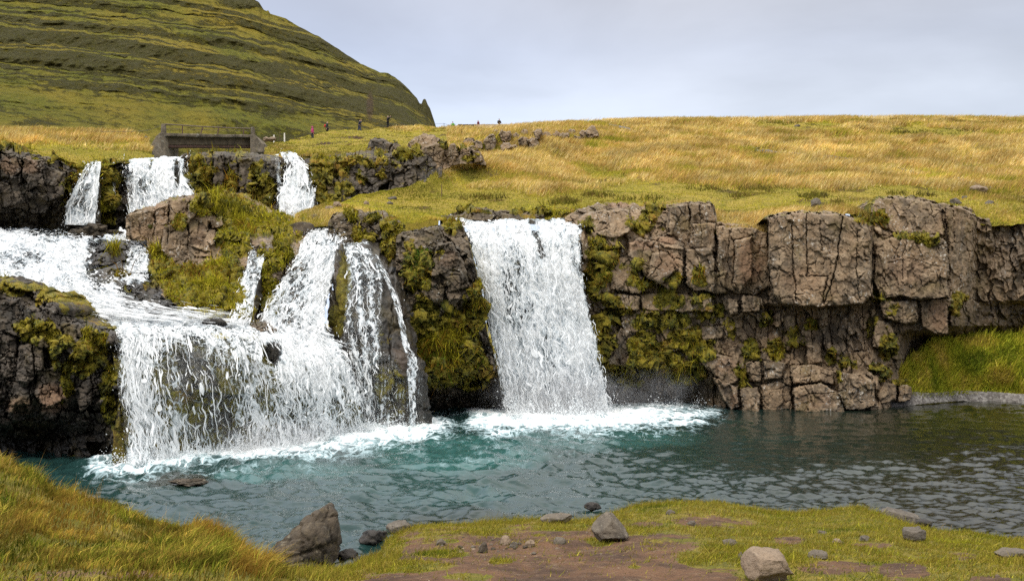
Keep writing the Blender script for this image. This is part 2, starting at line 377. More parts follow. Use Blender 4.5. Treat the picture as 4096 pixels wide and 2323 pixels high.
for k,c in dict(pink=(.42,.045,.16),teal_coat=(.030,.045,.048),red=(.50,.03,.03),navy=(.018,.022,.045),jean=(.03,.045,.11),black=(.010,.010,.012),green=(.06,.28,.03),maroon=(.13,.012,.035),brownhair=(.10,.045,.02),darkhair=(.015,.012,.010),knit=(.42,.38,.32),olive=(.16,.15,.09),yellowhat=(.70,.66,.04),white=(.75,.72,.66),greytrs=(.06,.06,.07)).items():
    M[k]=plain('cloth_'+k,c,.85,sc=8,c2=tuple(q*.75 for q in c))
M['wire']=plain('fence_wire',(.06,.06,.06),.6)
# ------------------------------------------------------------ camera, sky, sun
cam=bpy.data.cameras.new('camera');co=bpy.data.objects.new('camera',cam);COL.objects.link(co)
cam.lens=35;cam.sensor_width=36;cam.clip_end=9000;cam.clip_start=.1;cam.shift_y=32/1024
co.location=(0,0,H);co.rotation_euler=(math.pi/2,0,0);SC.camera=co
SUN_EL,SUN_AZ=math.radians(52),math.radians(215)     # azimuth clockwise from +Y: behind the camera, left
wd=bpy.data.worlds.new('World');SC.world=wd;wd.use_nodes=True;nt=wd.node_tree;nt.nodes.clear()
def wn(ty,**k):
    x=nt.nodes.new(ty)
    for a,v in k.items(): setattr(x,a,v)
    return x
lk=nt.links.new
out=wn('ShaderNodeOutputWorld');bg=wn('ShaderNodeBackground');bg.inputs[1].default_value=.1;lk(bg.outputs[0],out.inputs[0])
sky=wn('ShaderNodeTexSky',sky_type='NISHITA',sun_disc=False,sun_elevation=SUN_EL,sun_rotation=SUN_AZ)
tc=wn('ShaderNodeTexCoord');sx=wn('ShaderNodeSeparateXYZ');lk(tc.outputs['Generated'],sx.inputs[0])
el=wn('ShaderNodeMapRange');el.inputs[1].default_value=0;el.inputs[2].default_value=1;lk(sx.outputs[2],el.inputs[0])
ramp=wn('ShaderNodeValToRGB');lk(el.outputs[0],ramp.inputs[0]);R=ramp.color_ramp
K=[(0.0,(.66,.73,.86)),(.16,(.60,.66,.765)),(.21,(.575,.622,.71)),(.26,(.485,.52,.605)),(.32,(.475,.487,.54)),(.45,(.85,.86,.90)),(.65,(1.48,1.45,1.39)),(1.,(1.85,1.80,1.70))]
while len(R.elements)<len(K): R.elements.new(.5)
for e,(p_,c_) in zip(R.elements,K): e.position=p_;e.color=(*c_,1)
mp=wn('ShaderNodeMapping');mp.inputs['Scale'].default_value=(1.2,1.2,4.2);mp.inputs['Location'].default_value=(.35,.2,.4);lk(tc.outputs['Generated'],mp.inputs[0])
nz=wn('ShaderNodeTexNoise');nz.inputs['Scale'].default_value=1.5;nz.inputs['Detail'].default_value=6;nz.inputs['Roughness'].default_value=.5;nz.inputs['Distortion'].default_value=.3;lk(mp.outputs[0],nz.inputs[0])
cr=wn('ShaderNodeMapRange');cr.interpolation_type='SMOOTHSTEP'
for i_,v_ in ((1,.34),(2,.68),(3,.84),(4,1.16)): cr.inputs[i_].default_value=v_
lk(nz.outputs[0],cr.inputs[0])
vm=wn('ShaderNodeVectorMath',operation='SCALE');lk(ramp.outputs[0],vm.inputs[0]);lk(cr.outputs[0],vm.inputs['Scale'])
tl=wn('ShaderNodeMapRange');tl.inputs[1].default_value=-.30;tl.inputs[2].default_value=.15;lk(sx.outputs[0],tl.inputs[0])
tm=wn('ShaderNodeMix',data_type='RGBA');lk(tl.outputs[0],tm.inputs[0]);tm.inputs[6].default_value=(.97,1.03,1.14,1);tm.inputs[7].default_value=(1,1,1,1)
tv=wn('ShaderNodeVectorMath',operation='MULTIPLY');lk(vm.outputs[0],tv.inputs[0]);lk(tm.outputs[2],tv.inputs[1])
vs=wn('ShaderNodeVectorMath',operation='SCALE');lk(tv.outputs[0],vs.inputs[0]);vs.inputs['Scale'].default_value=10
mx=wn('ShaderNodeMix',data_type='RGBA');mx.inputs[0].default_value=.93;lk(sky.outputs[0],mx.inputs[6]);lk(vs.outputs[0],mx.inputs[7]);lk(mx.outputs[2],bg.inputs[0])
sl=bpy.data.lights.new('sun','SUN');so=bpy.data.objects.new('sun',sl);COL.objects.link(so)
sl.energy=1.5;sl.angle=math.radians(24);sl.color=(1,.93,.82)
sd=Vector((math.sin(SUN_AZ)*math.cos(SUN_EL),math.cos(SUN_AZ)*math.cos(SUN_EL),math.sin(SUN_EL)))
so.rotation_euler=sd.to_track_quat('Z','Y').to_euler();so.location=(-20,-20,40)
SC.view_settings.view_transform='Standard';SC.view_settings.look='None';SC.view_settings.exposure=.42;SC.view_settings.gamma=1
SC.render.engine='CYCLES';SC.cycles.transparent_max_bounces=24;SC.cycles.max_bounces=6;SC.cycles.use_denoising=False;SC.cycles.denoiser='OPENIMAGEDENOISE';SC.cycles.denoising_prefilter='ACCURATE';SC.cycles.denoising_input_passes='RGB_ALBEDO_NORMAL';SC.cycles.sample_clamp_indirect=4
SC.cycles.caustics_reflective=False;SC.cycles.caustics_refractive=False

def mist(name,c,r,dens,seed):
    n=N(name);p=n.obj();d=n.n('ShaderNodeVectorMath',operation='LENGTH',i={0:p}).outputs['Value']
    ns=n.noise(n.map(p,r),1.1,3,.6);k=n.ma('MULTIPLY',n.mr(d,.25,1.,1.,0.),n.mr(ns,.36,.66));
    v=n.n('ShaderNodeVolumePrincipled',i={'Color':(.95,.97,1,1),'Density':n.ma('MULTIPLY',k,dens),'Anisotropy':.2}).outputs[0]
    n.t.links.new(v,n.out.inputs['Volume'])
    bm=bmesh.new();bmesh.ops.create_icosphere(bm,subdivisions=3,radius=1);me=bpy.data.meshes.new(name);bm.to_mesh(me);bm.free();me.materials.append(n.m)
    o=bpy.data.objects.new('mist',me);COL.objects.link(o);o.location=[float(q) for q in c];o.scale=r;setp(o,kind='stuff');return o
# ------------------------------------------------------------ blade scatter (grass, moss fringes)
def blades(P,h,w,lean,col,up=None,wdir=None,seg2=True):
    """P (n,3) roots, h height, w width, lean (n,3) tip offset relative to height, col (n,3) -> verts, tris, colours"""
    n=len(P);up=np.array([0,0,1.]) if up is None else up
    h=np.broadcast_to(h,(n,))[:,None];w=np.broadcast_to(w,(n,))[:,None]
    if wdir is None:
        a=RNG.uniform(-1.,1.,n);wdir=np.stack([np.cos(a),np.sin(a),0*a],-1)
    tip=P+up*h+lean*h;mid=P+up*h*.55+lean*h*.28
    tip[:,2]-=.12*np.linalg.norm(lean,axis=1)*h[:,0]
    if seg2:
        V=np.stack([P-wdir*w*.5,P+wdir*w*.5,mid-wdir*w*.42,mid+wdir*w*.42,tip],1)
        T=np.array([[0,1,3],[0,3,2],[2,3,4]]);k=5
    else:
        V=np.stack([P-wdir*w*.5,P+wdir*w*.5,tip],1);T=np.array([[0,1,2]]);k=3
    T=(np.arange(n)[:,None,None]*k+T[None]).reshape(-1,3)
    return V.reshape(-1,3),T,np.repeat(col,k,0)
class Tuft:
    def __init__(s): s.V=[];s.T=[];s.C=[];s.o=0
    def add(s,V,T,C): s.V.append(V);s.T.append(T+s.o);s.C.append(C);s.o+=len(V)
    def build(s,name,mat,label=None,cat_=None,kind='stuff'):
        if not s.V: return
        o=mk(name,np.concatenate(s.V),np.concatenate(s.T),mat,attrs={'Col':np.concatenate(s.C)})
        return setp(o,label,cat_,kind=kind)
def sample(P,n,prob=None,extra=()):
    """random points on a grid surface, kept with probability prob(grid values)"""
    nv,nu=P.shape[:2]
    v=RNG.uniform(0,nv-1.001,n);u=RNG.uniform(0,nu-1.001,n)
    i=v.astype(int);j=u.astype(int);a=(v-i)[:,None];b=(u-j)[:,None]
    def g(A):
        if A.ndim==2: A=A[...,None]
        return (A[i,j]*(1-a)*(1-b)+A[i+1,j]*a*(1-b)+A[i,j+1]*(1-a)*b+A[i+1,j+1]*a*b)
    Q=g(P);E=[g(e) for e in extra]
    if prob is not None:
        k=RNG.uniform(0,1,n)<g(prob)[:,0]; Q=Q[k];E=[e[k] for e in E]
    return [Q]+[e[:,0] if e.shape[1]==1 else e for e in E]
def palette(Q,cols,sc,s,jit=.25):
    """pick between colours by a noise field over the place, with per-blade variation"""
    t=np.clip(.5+.75*fP(Q,sc,s,3)+RNG.normal(0,.16,len(Q)),0,.999)*(len(cols)-1)
    c=np.array(cols);i=t.astype(int);f=(t-i)[:,None]
    i2=np.minimum(i+1,len(cols)-1)
    return (c[i]*(1-f)+c[i2]*f)*np.exp(RNG.normal(0,jit,len(Q)))[:,None]
GOLD=(.58,.41,.13);STRAW=(.78,.62,.30);OLIVE=(.43,.35,.046);GREEN=(.27,.265,.030);DEEP=(.11,.12,.018);RUST=(.43,.25,.07);LIME=(.42,.39,.048);HEATH=(.10,.075,.03)
MOSSY=[(.05,.055,.008),(.16,.135,.012),(.38,.32,.026),(.20,.20,.018),(.26,.13,.018),(.075,.06,.012)]
moss_t=Tuft()
# ------------------------------------------------------------ rock faces
def depcols(px,py,dep):
    xs=np.array([d[0] for d in dep],float);V=np.stack([np.interp(py,[q[0] for q in d[1]],[q[1] for q in d[1]]) for d in dep])
    i=np.clip(np.searchsorted(xs,px)-1,0,len(xs)-2);t=np.clip((px-xs[i])/(xs[i+1]-xs[i]),0,1);t=t*t*(3-2*t)*.5+t*.5
    a=np.take_along_axis(V,i[None],0)[0];b=np.take_along_axis(V,(i+1)[None],0)[0]
    return a+(b-a)*t
def cliff(name,x0,x1,top,bot,dep,mat,blocks=(),cracks=(),moss=(),mossbase=0.,wet=(),tint=(),cells=((26,34,.45,.35),(10,13,.22,.22),(4.2,4.6,.07,.06)),
          warp=5.,res=.62,fine=.06,seed=1,cap=2.5,capup=0,tufts=1.,mossup=.5,rot=.12,toprough=2.0,tl=.32,mlump=.52,colset=None,label=None):
    nu=int((x1-x0)/res)+1;px=np.linspace(x0,x1,nu)
    tx=np.array(top,float);bx=np.array(bot,float)
    yt=np.interp(px,tx[:,0],tx[:,1])+toprough*fbm(px*.16,px*0+seed*3.3,px*0,seed,4);yb=np.interp(px,bx[:,0],bx[:,1])
    nv=int(np.max(yb-yt)/res)+2;v=np.linspace(0,1,nv)[:,None]
    X=np.broadcast_to(px,(nv,nu)).copy();Y=yt+(yb-yt)*v
    wx=X+warp*fbm(X*.035,Y*.035,X*0+seed,seed+40,3)+.9*fbm(X*.22,Y*.22,X*0,seed+50,3)
    wy=Y+warp*fbm(X*.035,Y*.035,X*0+seed+9,seed+41,3)+.9*fbm(X*.22,Y*.22,X*0,seed+51,3)
    D=depcols(X,Y,dep);D0=D.copy();DC=np.zeros_like(D)
    for k,(cx,cy,amp,crk) in enumerate(cells):
        ca,sa=math.cos(rot*(1+k)),math.sin(rot*(1+k))
        gx=(wx*ca-wy*sa)/cx;gy=(wx*sa+wy*ca)/cy
        e,i,j,dx,dy=voro(gx,gy,seed+k*7)
        off=rnd(i,j,i*0+3,seed+k)-.5;ta=rnd(i,j,i*0+5,seed+k)-.5;tb=rnd(i,j,i*0+7,seed+k)-.6
        inb=np.ones_like(D)
        if k==0 and blocks:
            for b in blocks: inb*=1-ss(-2,2,sdpoly(X,Y,b[0]))*.85
        D+=inb*amp*(off*1.5+1.3*ta*dx+1.5*tb*dy)
        DC+=crk*(1-ss(0,.05+.42/cx,e))*ss(-.02,.28,noise3(X*.055+k*3.1,Y*.055,X*0,seed+60+k))*(.35+.65*inb)
    bx_=X+.7*fbm(X*.3,Y*.3,X*0,seed+70,3)+2.0*fbm(X*.08,Y*.08,X*0,seed+74,2);by_=Y+.7*fbm(X*.3,Y*.3,X*0+4,seed+71,3)+2.0*fbm(X*.08,Y*.08,X*0+4,seed+75,2)
    for b in blocks:
        poly,d0=b[0],b[1];tx_=b[2] if len(b)>2 else 0;ty_=b[3] if len(b)>3 else 0;bev=.28*(b[4] if len(b)>4 else .35);bw=.45*(b[5] if len(b)>5 else 3.)
        cx=np.mean([q[0] for q in poly]);cy=np.mean([q[1] for q in poly])
        s=sdpoly(bx_,by_,poly);m=ss(-.35,.75,s)
        Db=d0+tx_*(X-cx)+ty_*(Y-cy)+bev*np.exp(-np.maximum(s,0)/bw)+(D-D0)*.38
        D=D*(1-m)+Db*m
        D+=.22*np.exp(-(np.abs(s+.6)/.5)**2)*(.05+.95*ss(-.2,.3,noise3(X*.08,Y*.08,X*0,seed+77)))
    D=D+DC
    for c in cracks:
        pl=c[0];wd=.65*(c[1] if len(c)>1 else .55);de=.75*(c[2] if len(c)>2 else .4)
        D+=de*np.exp(-(sdline(bx_,by_,pl)/wd)**2)
    mo=np.maximum(blobs(X+9*fbm(X*.06,Y*.06,X*0,seed+80,4),Y+9*fbm(X*.06,Y*.06,X*0,seed+81,4),moss),mossbase)+.28*fbm(X*.09,Y*.06,X*0,seed+83,4)
    P=W(X,Y,D);nr=normals(P)
    mo=mo+mossup*np.maximum(0,nr[...,2]-.45)*(.6+1.2*noise3(X*.05,Y*.05,X*0,seed+90))
    mo=np.clip(mo,0,1.2)
    msk=ss(.5,.8,mo)
    amp=fine*(.6+.8*ss(-.3,.4,noise3(X*.03,Y*.03,X*0,seed+99)))
    disp=amp*fP(P,2.2,seed+5,5,.62)+msk*(.02+mlump*np.abs(fP(P,.9,seed+8,5,.6)))
    P=P+nr*disp[...,None]
    if cap:
        nc=16;rows_=[]
        for q in range(nc):
            t=1-q/nc;c1=P[0].copy();c1[:,1]+=cap*t;c1[:,2]+=(capup-.15*t)+.05*math.sin(t*3.1)
            c1[:,2]+=.16*fP(c1,1.1,seed+3,4)*min(1,4*t)*np.minimum(1,cap/2);rows_.append(c1)
        P=np.concatenate([np.array(rows_),P],0)
        ext=lambda A:np.concatenate([np.repeat(A[:1],nc,0),A],0)
        X,Y,mo,D=map(ext,(X,Y,mo,D));mo[:nc]=np.clip(np.maximum(mo[:nc],.55+.5*fP(P[:nc],.8,seed+4,3)),0,1.1)
    at=dict(moss=mo,wet=blobs(X,Y,wet) if len(wet) else np.zeros_like(X),tint=np.clip(blobs(X+4*fbm(X*.12,Y*.12,X*0,seed+95,3),Y,tint)*.8,0,1) if len(tint) else np.zeros_like(X))
    o=grid(name,P,mat,at,smooth=False);setp(o,label,kind='structure')
    if tufts>0:
        n=int(P.shape[0]*P.shape[1]*.55*tufts)
        Q,nn,pp,dd=sample(P,int(n*1.7),ss(.60,1.,mo)*.9,(normals(P),X,D))
        if len(Q):
            k=len(Q);tl_=tl*(.30+1.0*ss(.0,.5,fP(Q,.45,seed+3,2)));le=np.clip(RNG.gamma(3,.30,k),.25,2.4)*tl_
            lean=nn*.8+np.array([0,-.2,-.75])+RNG.normal(0,.5,(k,3))
            moss_t.add(*blades(Q+nn*.02,le,dd/F*RNG.uniform(.4,.95,k),lean,palette(Q,colset or MOSSY+[(.15,.17,.02)],.42,seed+7,.38),up=np.array([0,0,.75])))
    return o,P
def ground_sheet(name,rows,nu,nv,amp,sc,seed,mat,attrfn=None,soft=.02,kind='structure',label=None,octv=5,ampfn=None):
    P=loft(rows,nu,nv,soft);px,py=PX(P)
    d=fP(P,sc,seed,octv)*amp
    if ampfn is not None: d=d*ampfn(px,py,P)
    P[...,2]+=d
    px,py=PX(P);at=attrfn(px,py,P) if attrfn else {'soil':np.zeros_like(px)}
    o=grid(name,P,mat,at,smooth=True);setp(o,label,kind=kind);return o,P,px,py
# ============================================================ MOUNTAIN
def mountain():
    crest=np.array([(-160,-45),(-60,-40),(60,-34),(150,-30),(205,-17),(225,-11),(240,-6),(252,-2),(259,2),(262,9),(267,11),(268,10),(270,13.5),(285,18),(300,27),(320,37),(340,50),(360,63),(380,72),(388,73),(395,77),(405,85),(413,94),(417,98),(419.5,103),(421.5,104),(423,99.5),(424.5,98.5),(426,99.5),(427.5,104),(430,108),(433,117),(436,126),(440,150),(443,165)],float)
    nu,nv=880,400
    px=np.linspace(-160,443,nu);yc=np.interp(px,crest[:,0],crest[:,1])+.7*fbm(px*.12,px*0,px*0,3,4)
    yb=np.full(nu,168.);ycs=smooth1(smooth1(yc,22),22);ycs=np.minimum(ycs,168)
    db=330+(px+160)/603*310;dc=np.full(nu,0.)+735+(px+160)/603*150
    v=np.linspace(0,1,nv)[:,None];Y=yb+(ycs-yb)*v+(yc-ycs)*v**9;X=np.broadcast_to(px,Y.shape)
    D=db+(dc-db)*(v**1.15)
    P=W(X,Y,D);z=P[...,2]
    # gullies and spurs
    wz=z-.01*P[...,0]+4.5*fbm(P[...,0]*.006,P[...,1]*.006,z*.02,5,4)+4.*fbm(P[...,0]*.03,P[...,1]*.03,z*.03,6,3)+2.2*fbm(P[...,0]*.11,P[...,1]*.05,z*.05,7,3)
    rock=np.zeros_like(z);off=np.zeros_like(z)
    for k,(st,am,th,ph) in enumerate(((24,1.,.34,9.),(11,.9,.36,3.),(5.,.6,.34,1.))):
        t=(wz+ph)/st;f=t-np.floor(t);i=np.floor(t).astype(np.int64)
        th_=th*(.5+1.3*rnd(i,i*0,i*0,k+20));pres=ss(-.30,.30,fbm(P[...,0]*.0075+i*7.1,P[...,1]*.005,z*0+k*5,8+k,4)+.28*(rnd(i,i*0+1,i*0,k+31)-.40))
        zone=.55+.45*ss(118,70,Y-.06*X) if k>0 else np.ones_like(z)
        st_=np.where(f<th_,0,(f-th_)/(1-th_))
        off+=am*st*1.05*(st_-f)*pres*zone
        rock=np.maximum(rock*.92,pres*zone*(1-ss(th_-.06,th_+.10,f))*(1.0 if k==0 else .85))
    edge=ss(300,425,X)*ss(105,60,Y-(X-330)*.0)          # the craggy right-hand shoulder
    rock=np.clip(rock+.55*blobs(X,Y,[(418,112,24,34,1.2),(400,96,18,16,1),(380,92,34,14,.8),(330,70,40,16,.6),(250,52,60,18,.5),(300,88,70,20,.6),(160,60,110,18,.35)])*ss(-.25,.35,fbm(P[...,0]*.02,P[...,1]*.02,z*.03,44,4)),0,1)
    mid=1-ss(.55,1.25,np.abs(Y-(46+.145*X))/(32+5*np.sin(X*.02)))
    rock=np.clip(rock*.85+mid*(.22+.35*fbm(P[...,0]*.012,P[...,1]*.01,z*.05,45,4)),0,1)
    rock=np.maximum(rock,blobs(X,Y,[(243,1,24,8.5,1.3),(425,103,4,7,1.3),(25,140,45,6,.8),(40,123,30,5,.6),(15,134,20,4,.6)]))
    rock*=1-.45*blobs(X+20*fbm(X*.02,Y*.03,X*0,47,3),Y+8*fbm(X*.03,Y*.03,X*0,48,3),[(140,112,120,12),(220,128,130,10),(60,98,60,8),(300,120,40,8)])
    gul=fbm(P[...,0]*.022+z*.004,P[...,1]*.004,z*.006,46,5,.6)
    dd=off*.58+7*np.abs(gul)*ss(160,120,Y)+rock*6.0*fbm(P[...,0]*.08,P[...,1]*.03,z*.010,11,5)+9*fbm(P[...,0]*.006,P[...,1]*.006,z*.003,12,4)+2.2*fbm(P[...,0]*.05,P[...,1]*.05,z*.05,13,4)
    dd*=ss(1.02,.97,v)*.999+.0
    D2=D+dd
    P=W(X,Y,D2)
    tint=blobs(X,Y,[(370,106,4,16,.55)])
    back=P[-1].copy();back[:,1]+=500;back[:,2]-=40
    b0=P[0].copy();b0[:,2]-=60;b0[:,1]-=60
    P=np.concatenate([b0[None],P,back[None]],0);ex=lambda A:np.concatenate([A[:1],A,A[-1:]],0)
    o=grid('mountain',P,M['mountain'],{'rock':ex(rock),'tint':ex(tint)},smooth=False);setp(o,kind='structure')
mountain()
# ============================================================ HILLSIDES
grass_t=Tuft()
def path_mask(px,py):
    m=np.maximum.reduce([1-ss(.6,1.5,sdline(px,py*1.8,[(608,126*1.8),(622,128*1.8),(636,132*1.8)])-.8),
        1-ss(.8,2.2,sdline(px,py*1.8,[(744,147.5*1.8),(758,150*1.8),(774,152.5*1.8)])-1.6),
        1-ss(.3,1.,sdline(px,py*1.8,[(774,152.5*1.8),(820,156*1.8),(850,160*1.8),(872,164*1.8)])-.4),
        1-ss(.5,1.5,sdline(px,py*1.8,[(895,169*1.8),(912,173*1.8),(928,175*1.8)])-1.2),
        1-ss(.4,1.3,sdline(px,py*1.8,[(948,176*1.8),(965,181*1.8),(990,188*1.8)])-.8)])
    return m
N2=[[(288,226,45.4),(340,226,46),(400,227,46.5),(440,219,49.5),(560,219,49.5),(590,219,50),(640,224,49),(720,236,46.9),(770,234,47.2),(870,222,48.4),(960,226,52),(1120,224,52)],
 [(292,214,47.5),(340,212.5,48.5),(400,213,49.5),(440,212.5,51),(560,210,52.5),(590,207,53),(640,208,52.8),(720,216,51.5),(770,214,51.5),(870,206,54),(960,209,55),(1120,209,55)],
 [(320,205,51),(360,200,54),(400,198,55.5),(440,196,57),(590,193,60),(720,191,62),(870,188,64),(1120,190,65)],
 [(372,196,56.2),(405,184,57.6),(428,175,59.6),(450,170.5,61.5),(480,168.5,66),(590,168,76),(720,168,78),(870,166,80),(1120,168,80)],
 [(426,166,66),(455,160,72),(480,154,80),(590,146,92),(720,144,96),(870,140,98),(1120,140,98)],
 [(442,146,96),(470,138,106),(500,135,110),(600,130,115),(720,127.5,116),(870,125.5,117),(1120,126,117)],
 [(442,129.5,122),(470,128.8,124),(500,128.5,125),(545,124.5,128),(600,121.5,130),(650,120.6,130),(720,120,130),(790,119.6,130),(860,118.6,130),(1024,118.6,130),(1120,118.6,130)],
 [(442,131,134),(500,130.4,135),(600,124,140),(720,122,140),(870,120,142),(1120,120,142)],
 [(442,136,170),(500,136,170),(600,130,180),(1120,126,180)]]
hs,hP,hx,hy=ground_sheet('hillside',N2,860,420,.22,.22,31,M['turf'],lambda px,py,P:{'soil':np.maximum(path_mask(px,py)*0,ss(.30,.5,fP(P*np.array([1,1,2.5]),.35,77,4))*.8)},ampfn=lambda px,py,P:(np.clip(P[...,1]/60,.5,1.3)*ss(128,112,P[...,1])+.3)*(1.3+1.6*ss(.0,.5,fP(P,.07,90,3))))
N1=[[(258,168,56),(270,164,57),(290,161,58.5),(323,157,59.5),(352,154,60.5),(368,150,62),(400,154,61),(425,160,61),(448,164,64)],
 [(262,157,62),(290,151,64),(323,147,66),(368,144,71),(400,146,74),(448,150,80)],
 [(264,150,68),(280,146,74),(300,142.5,80),(340,138.5,92),(380,136.5,100),(410,136.5,104),(448,138,106)],
 [(266,148,71),(280,144,78),(300,137.5,90),(320,133.5,100),(340,131.8,110),(380,129.4,121),(420,128.8,123),(448,128.8,124)],
 [(266,150.5,76),(300,141,97),(320,137,107),(340,135,118),(380,131.5,130),(448,131.5,134)],
 [(266,165,100),(300,155,130),(380,140,170),(448,138,170)]]
us,uP,ux,uy=ground_sheet('hillside',N1,330,160,.36,.35,33,M['turf'],lambda px,py,P:{'soil':ss(.25,.5,fP(P*np.array([1,1,2]),.4,78,4))})
N0=[[(-80,172,50.5),(0,158,51),(30,164,51.3),(60,170,52),(75,176,52.6),(100,170,53.5),(125,167,54),(146,163.5,56),(157,162,57.5)],
 [(-80,150,53),(0,147,53),(30,151,53.2),(60,157,53.8),(75,163,54.2),(100,160.5,55),(125,158.5,55.5),(144,157,58),(155,158,60)],
 [(-80,143,58),(0,141,58),(60,146,59),(100,149,61),(130,149,63),(140,149,64),(151,150,65.5)],
 [(-80,133,70),(0,133,70),(60,136,71),(110,138,72),(136,140,69.5),(149,141,69.5)],
 [(-80,130,84),(0,129.5,84),(40,128.5,84),(80,131,82),(120,134,79),(138,137,73.5),(148,138,72.6)],
 [(-80,134,105),(0,134,105),(80,137,105),(150,142,88)],
 [(-80,160,150),(80,160,150),(150,160,120)]]
ls,lP,lx,ly=ground_sheet('hillside',N0,380,150,.42,.45,35,M['turf'],lambda px,py,P:{'soil':ss(.4,.6,fP(P,.5,79,4))*.6})
def hill_grass(P,px,py,n,seed,zone):
    z=zone(px,py)                         # 0 short green turf .. 1 long golden grass
    tall=np.clip(z+.75*fP(P*np.array([1,.5,1]),.11,seed,5,.6)-.05,0,1)
    keep=(.35+.65*ss(.1,.5,tall))*(1-.97*path_mask(px,py))*ss(-12,0,px+12)
    Q,t,D=sample(P,n,keep,(tall,P[...,1]))
    k=len(Q);D=np.clip(D,20,140);f=D/F
    h=(.055+.33*ss(.25,.85,t)*RNG.uniform(.6,1.25,k))*np.clip(.75+D/160,1,1.5)
    w=f*RNG.uniform(.55,1.2,k)
    win=np.array([.75,-.15,.0])*(.3+.6*t[:,None])+RNG.normal(0,.22,(k,3));win[:,2]*=.3
    ca=palette(Q,[HEATH,DEEP,GREEN,GREEN,OLIVE,LIME,OLIVE,(.26,.20,.04)],.32,seed+3,.25);cb=palette(Q,[GREEN,OLIVE,GOLD,RUST,GOLD,STRAW,OLIVE,GOLD],.22,seed+4,.25)
    m=ss(.30,.62,t+RNG.normal(0,.10,k))[:,None];vr=(.95+.75*fP(Q*np.array([1,.5,1]),.30,seed+6,4))[:,None];ca=ca*np.clip(vr,.4,1.6);cb=cb*np.clip(.4+.6*vr,.5,1.5)
    grass_t.add(*blades(Q,h,w,win,ca*(1-m)+cb*m,seg2=False))
hill_grass(hP,hx,hy,420000,101,lambda px,py:np.clip(.30+.55*ss(198,178,py+4*np.sin(px*.02))+.15*ss(128,136,py)-.65*blobs(px+14*fbm(px*.02,py*.05,px*0,91,4),py+6*fbm(px*.02,py*.05,px*0,92,4),[(480,176,40,9,.7),(620,158,26,4,.7),(850,150,50,4,.6),(980,168,50,5,.6),(690,160,30,3,.6),(560,160,30,4,.6),(820,176,40,4,.6),(470,205,90,14),(760,200,90,14),(900,192,70,8),(930,133,60,6,.8),(800,126,60,4,.7),(660,185,50,8,.8),(400,200,60,12),(540,140,30,6,.6),(430,180,40,8,.5)])+.35*blobs(px,py,[(700,180,30,5),(640,150,90,22),(600,180,80,10),(990,160,60,20),(900,150,60,10),(960,185,60,10,.6)]),0,1))
hill_grass(uP,ux,uy,70000,102,lambda px,py:np.clip(.22+.35*ss(140,131,py)*ss(360,420,px)-.2*blobs(px,py,[(330,145,50,8)]),0,1))
hill_grass(lP,lx,ly,90000,103,lambda px,py:np.clip(.38+.5*blobs(px,py,[(25,135,40,8),(90,138,60,9,.7)])-.3*blobs(px,py,[(110,158,60,8),(20,152,50,7)]),0,1))
# wind-blown seed heads along the skyline
def skyline():
    t=RNG.uniform(0,1,5200)
    i=np.clip((t*hP.shape[1]).astype(int),0,hP.shape[1]-2);
    row=np.argmin(hy,0)[i];j=np.clip(row+RNG.integers(-9,4,len(i)),0,hP.shape[0]-1)
    Q=hP[j,i].copy();x=hx[j,i]
    k=ss(.0,.35,noise3(x*.03,x*0,x*0,5)+.25)+.9*blobs(x,x*0,[(570,0,45,9),(400,0,20,9)])>RNG.uniform(0,1,len(x));Q=Q[k];n=len(Q)
    grass_t.add(*blades(Q,RNG.uniform(.25,.75,n),.05,np.array([.7,0,0])+RNG.normal(0,.2,(n,3)),palette(Q,[GOLD,STRAW,STRAW,RUST],.3,9,.15)))
skyline()

def gravel_path():
    V=[];Fc=[];o=0
    for pl,w in (([(606,124.2),(616,126.5),(628,129),(638,133.5)],1.15),([(740,146.5),(750,149),(762,151.2),(777,153)],1.9),([(777,153),(800,154.6),(830,157),(852,160.3),(873,164.5)],.8),([(893,168),(903,171),(915,174),(931,176)],1.4),([(946,175.5),(958,179),(972,184),(992,189.5)],1.0)):
        a=np.array(pl);t=np.linspace(0,1,60);s_=np.concatenate([[0],np.cumsum(np.hypot(*np.diff(a,axis=0).T))]);s_/=s_[-1]
        xs=np.interp(t,s_,a[:,0]);ys=np.interp(t,s_,a[:,1]);ww=w*(.35+.65*np.sin(np.pi*np.clip(t*1.1-.05,0,1)))*(1+.4*noise3(xs*.3,xs*0,xs*0,3))
        for k in range(60):
            for q in (-1,-.33,.33,1):
                d=(hx-xs[k])**2+((hy-ys[k]-q*ww[k])*2)**2+(hP[...,1]>131)*1e5;b=np.argmin(d);V.append(hP.reshape(-1,3)[b]+np.array([0,0,.16-.05*abs(q)]))
        for k in range(59):
            for q in range(3): Fc.append([o+k*4+q,o+k*4+q+1,o+k*4+5+q,o+k*4+4+q])
        o+=240
    setp(mk('path',V,Fc,M['pathgravel'],smooth=True),kind='structure')
gravel_path()

